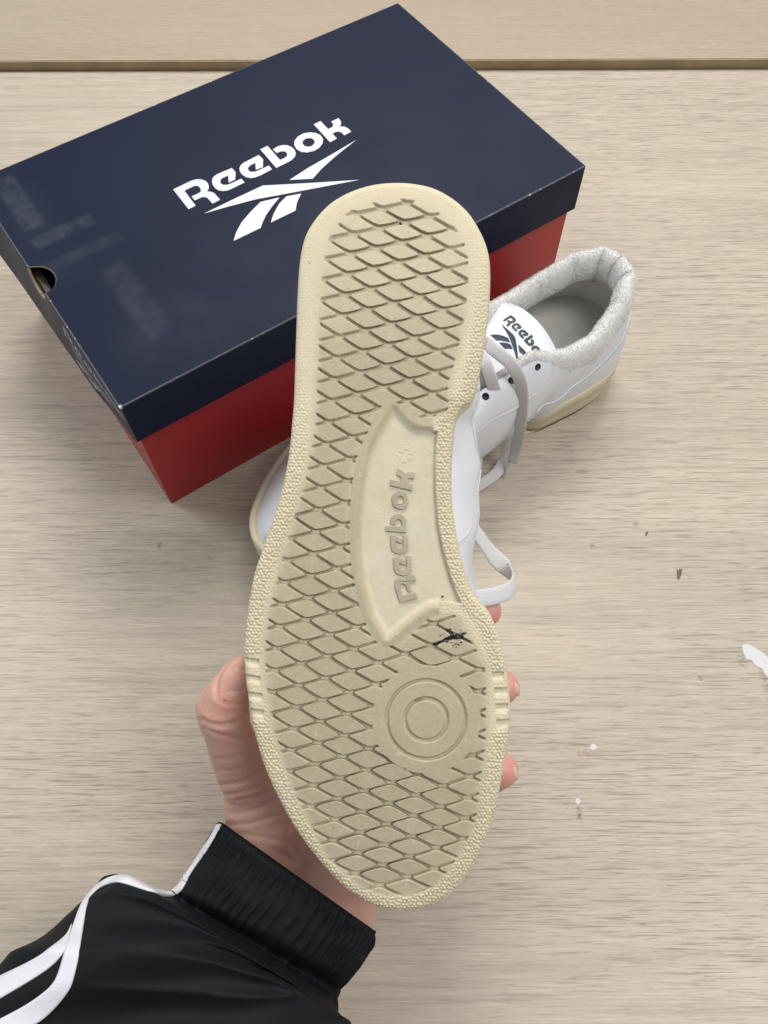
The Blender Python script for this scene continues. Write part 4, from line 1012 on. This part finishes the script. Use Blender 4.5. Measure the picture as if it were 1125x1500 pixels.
def nail_on(left, right, lift=.0005, n=13, m=9):
    A, B = resample(catmull(np.array(left, float), 80), n), resample(catmull(np.array(right, float), 80), n); P = np.zeros((n, m, 3)); Nn = np.zeros((n, m, 3)); last = None
    for i in range(n):
        for j in range(m):
            q = A[i]+(B[i]-A[i])*j/(m-1); h_ = on_hand(*q)
            if h_ is None: h_ = last
            last = h_; P[i, j], Nn[i, j] = h_
    for _ in range(5):
        P[1:-1] = .25*P[:-2]+.5*P[1:-1]+.25*P[2:]; P[:, 1:-1] = .25*P[:, :-2]+.5*P[:, 1:-1]+.25*P[:, 2:]; Nn[1:-1] = .25*Nn[:-2]+.5*Nn[1:-1]+.25*Nn[2:]
    Nn /= np.linalg.norm(Nn, axis=-1)[..., None]
    up_ = lift*np.minimum(1, .35+np.minimum.outer(np.linspace(0, 4, n), np.full(m, 9.)))[..., None]
    V = np.concatenate([(P+Nn*up_).reshape(-1, 3), (P-Nn*.0006).reshape(-1, 3)]); g = gridfaces(n, m); Fc = [tuple(q) for q in g]+[tuple(n*m+k for k in q[::-1]) for q in g]
    ring = [(i, 0) for i in range(n)]+[(n-1, j) for j in range(1, m)]+[(i, m-1) for i in range(n-2, -1, -1)]+[(0, j) for j in range(m-2, 0, -1)]
    for k in range(len(ring)):
        a, b = ring[k], ring[(k+1) % len(ring)]; A_, B_ = a[0]*m+a[1], b[0]*m+b[1]; Fc.append((A_, n*m+A_, n*m+B_, B_))
    return mesh('fingernail', V, Fc, M_NAIL, person)
nail_on([(328,1026),(321,1016),(320,1003),(325,988),(334,975),(345,966),(351,963)], [(364,1026),(366,1016),(367,1003),(366,988),(364,975),(360,968),(357,965)])
for x, y in ((757, 1004), (755, 1126)):
    h_ = on_hand(x, y)
    if h_: nail(h_[0]+CR*.0012-vd(x, y)*.0035, vd(x, y)*.8+CU*.25-CR*.15, CR-vd(x, y)*.45, .0085, .0100, .0075)

# ---- sleeve: silhouette stations left/right in the photo, each with its own distance and depth
ST = [((327,1206),(546,1361),.386,.030),((317,1208),(545,1366),.386,.0335),((304,1232),(543,1384),.384,.034),((280,1272),(528,1408),.381,.035),((262,1298),(512,1432),.378,.034),((247,1309),(494,1456),.376,.033),
      ((220,1300),(486,1474),.372,.037),((186,1284),(492,1485),.368,.042),((150,1290),(512,1496),.363,.045),((118,1322),(522,1530),.357,.046),((60,1376),(520,1580),.350,.046),((0,1424),(505,1640),.342,.046),((-90,1492),(450,1740),.332,.046),((-230,1600),(340,1880),.318,.046)]
na, nl = 640, 170
tt = np.linspace(0, 1, nl)
LS = catmull(np.array([s_[0] for s_ in ST], float), nl); RS = catmull(np.array([s_[1] for s_ in ST], float), nl)
DS = catmull(np.array([[s_[2], s_[3]] for s_ in ST]), nl)
kk = tt*(len(ST)-1)                                      # station coordinate along the sleeve
ph = np.linspace(0, 2*math.pi, na, endpoint=False)
SV_ = np.zeros((nl, na, 3)); SNn = np.zeros((nl, na, 3))
for k in range(nl):
    a, b = at_depth(LS[k, 0], LS[k, 1], DS[k, 0]), at_depth(RS[k, 0], RS[k, 1], DS[k, 0]); c_ = (a+b)/2; ax = (b-a)/2
    vw = CO-c_; vw /= np.linalg.norm(vw); vw = vw-(vw@ax)/(ax@ax)*ax; vw /= np.linalg.norm(vw)
    for j, p in enumerate(ph):
        cx, cy = math.cos(p), math.sin(p); e = .86
        SV_[k, j] = c_+ax*math.copysign(abs(cx)**e, cx)+vw*DS[k, 1]*math.copysign(abs(cy)**e, cy)
        q = ax/np.linalg.norm(ax)*cx*.6+vw*cy; SNn[k, j] = q/np.linalg.norm(q)
J, K = np.meshgrid(ph, kk)
cuff = sm(5.6, 4.6, K)
rib = np.zeros_like(K)
for k in range(nl):
    rib[k] = 1-2*np.abs(np.sin(ph*31+.5*np.sin(ph*7)+.35*np.sin(ph*3+kk[k]*.9)+.12*np.sin(kk[k]*5+ph*17)))**.8
rib *= .75+.30*np.sin(K*4.2+np.sin(J*9)*1.0)+.2*np.sin(J*5+K)
gather = np.sin(ph[None]*23+1.8*np.sin(ph[None]*4)+K*.8)*sm(4.2, 5.2, K)*sm(9.5, 5.6, K)
big = np.array([[mnoise.noise(Vector((math.cos(p)*1.3+k_*.22, math.sin(p)*1.3-k_*.12, k_*.42))) for p in ph] for k_ in kk])
fold = np.array([[mnoise.noise(Vector((math.cos(p)*.9+3, math.sin(p)*.9+k_*.16+p*.25, k_*.75+2*math.cos(p)))) for p in ph] for k_ in kk])
fold = 1-2*np.abs(fold)*1.2
front = np.clip(np.sin(J), 0, 1)**.5
dsp = .00085*rib*cuff+.0022*gather*(.5+.5*np.sin(J*5+1.3))+(1-cuff)*sm(4.5, 7, K)*front*(.011*big+.0045*fold)
dsp -= .0065*np.exp(-((K-5.0)/.55)**2)*front             # pulled in where the elastic ends
dsp += .004*np.exp(-((K-1.2)/1.2)**2)*front*0
SV_ = SV_+SNn*dsp[..., None]
inner = SV_[0]+(SV_[0].mean(0)-SV_[0])*.06; inner2 = SV_[12]+(SV_[12].mean(0)-SV_[12])*.10
ALL = np.concatenate([inner2[None], inner[None], SV_], 0)-hand_o
def cloth(name, col, var=.15):
    m = N(name); c = m.coord(); n_ = m.noise(c, 35, 4, .6); f = m.noise(c, 1600, 2)
    m.base(m.mix(n_, tuple(x*(1-var) for x in col), tuple(x*(1+var) for x in col))); m.bump(m.math('ADD', f, m.math('MULTIPLY', m.noise(c, 180, 4, .6), .8)), .25, .0006)
    m.set(Roughness=.66, Specular_IOR_Level=.17); return m.m
M_BLACK = cloth('black_track_fabric', (.0070, .0084, .0100)); M_STRIPE = cloth('white_stripe_fabric', (.74, .74, .79), .03)
sleeve = mesh('jacket_sleeve', ALL.reshape(-1, 3), [tuple(f) for f in gridfaces(nl+2, na, wrap_m=True)], M_BLACK, person)
pf = project(SV_.reshape(-1, 3)).reshape(nl, na, 2)
sb = BVHTree.FromPolygons([Vector(v) for v in ALL.reshape(-1, 3)], [tuple(int(i) for i in f) for f in gridfaces(nl+2, na, wrap_m=True)])
SVf = SV_.reshape(-1, 3); PFf = pf.reshape(-1, 2); fr_ = ((CO-SVf)*SNn.reshape(-1, 3)).sum(1) > -.002; SVf, PFf, SNf = SVf[fr_], PFf[fr_], SNn.reshape(-1, 3)[fr_]
def on_sleeve(x, y):
    r_ = ray(np.array(float(x)), np.array(float(y))); h_ = sb.ray_cast(Vector(CO-hand_o), Vector(r_))
    if h_[0] is not None:
        n_ = np.array(h_[1]); n_ = n_ if n_@(CO-hand_o-np.array(h_[0])) > 0 else -n_
        return np.array(h_[0]), n_
    k = ((PFf-np.array([x, y]))**2).sum(1).argmin(); return SVf[k]-hand_o, SNf[k]
def stripe(outer, inner_, n=130, m=9, lift=.0009):
    A = resample(catmull(np.array(outer, float), 400), n); B = resample(catmull(np.array(inner_, float), 400), n); P = np.zeros((n, m, 3)); Nn = np.zeros((n, m, 3))
    for i in range(n):
        for j in range(m):
            q = A[i]+(B[i]-A[i])*j/(m-1); P[i, j], Nn[i, j] = on_sleeve(*q)
    for _ in range(8):
        P[1:-1] = .25*P[:-2]+.5*P[1:-1]+.25*P[2:]; Nn[1:-1] = .25*Nn[:-2]+.5*Nn[1:-1]+.25*Nn[2:]
    Nn /= np.linalg.norm(Nn, axis=-1)[..., None]+1e-9
    V = np.concatenate([(P+Nn*lift).reshape(-1, 3), (P-Nn*.0004).reshape(-1, 3)]); g = gridfaces(n, m); Fc = [tuple(q) for q in g]+[tuple(n*m+k for k in q[::-1]) for q in g]
    ring = [(i, 0) for i in range(n)]+[(n-1, j) for j in range(1, m)]+[(i, m-1) for i in range(n-2, -1, -1)]+[(0, j) for j in range(m-2, 0, -1)]
    for k in range(len(ring)):
        a, b = ring[k], ring[(k+1) % len(ring)]; A_, B_ = a[0]*m+a[1], b[0]*m+b[1]; Fc.append((A_, n*m+A_, n*m+B_, B_))
    return mesh('stripe', V, Fc, M_STRIPE, sleeve)
stripe([(318,1209),(304,1234),(291,1254)], [(325,1208),(308,1238),(295,1258)])
stripe([(291,1254),(277,1275),(266,1287)], [(295,1258),(282,1277),(273,1292)])
stripe([(265,1288),(256,1301),(252,1305)], [(273,1293),(266,1305),(260,1309)])
stripe([(252,1307),(243,1309),(231,1305),(215,1292),(190,1284),(170,1284),(152,1291),(135,1305),(121,1324),(110,1352),(102,1374),(95,1398),(86,1428),(75,1445),(41,1470),(0,1493),(-40,1515)],
       [(258,1311),(243,1314),(228,1309),(205,1302),(186,1296),(170,1293),(158,1295),(144,1302),(132,1313),(127,1329),(122,1359),(116,1399),(109,1430),(100,1453),(62,1494),(20,1516),(-20,1540)])
stripe([(106,1354),(94,1374),(52,1404),(0,1431),(-40,1452)], [(101,1376),(93,1396),(67,1422),(0,1463),(-40,1484)], lift=.0007)
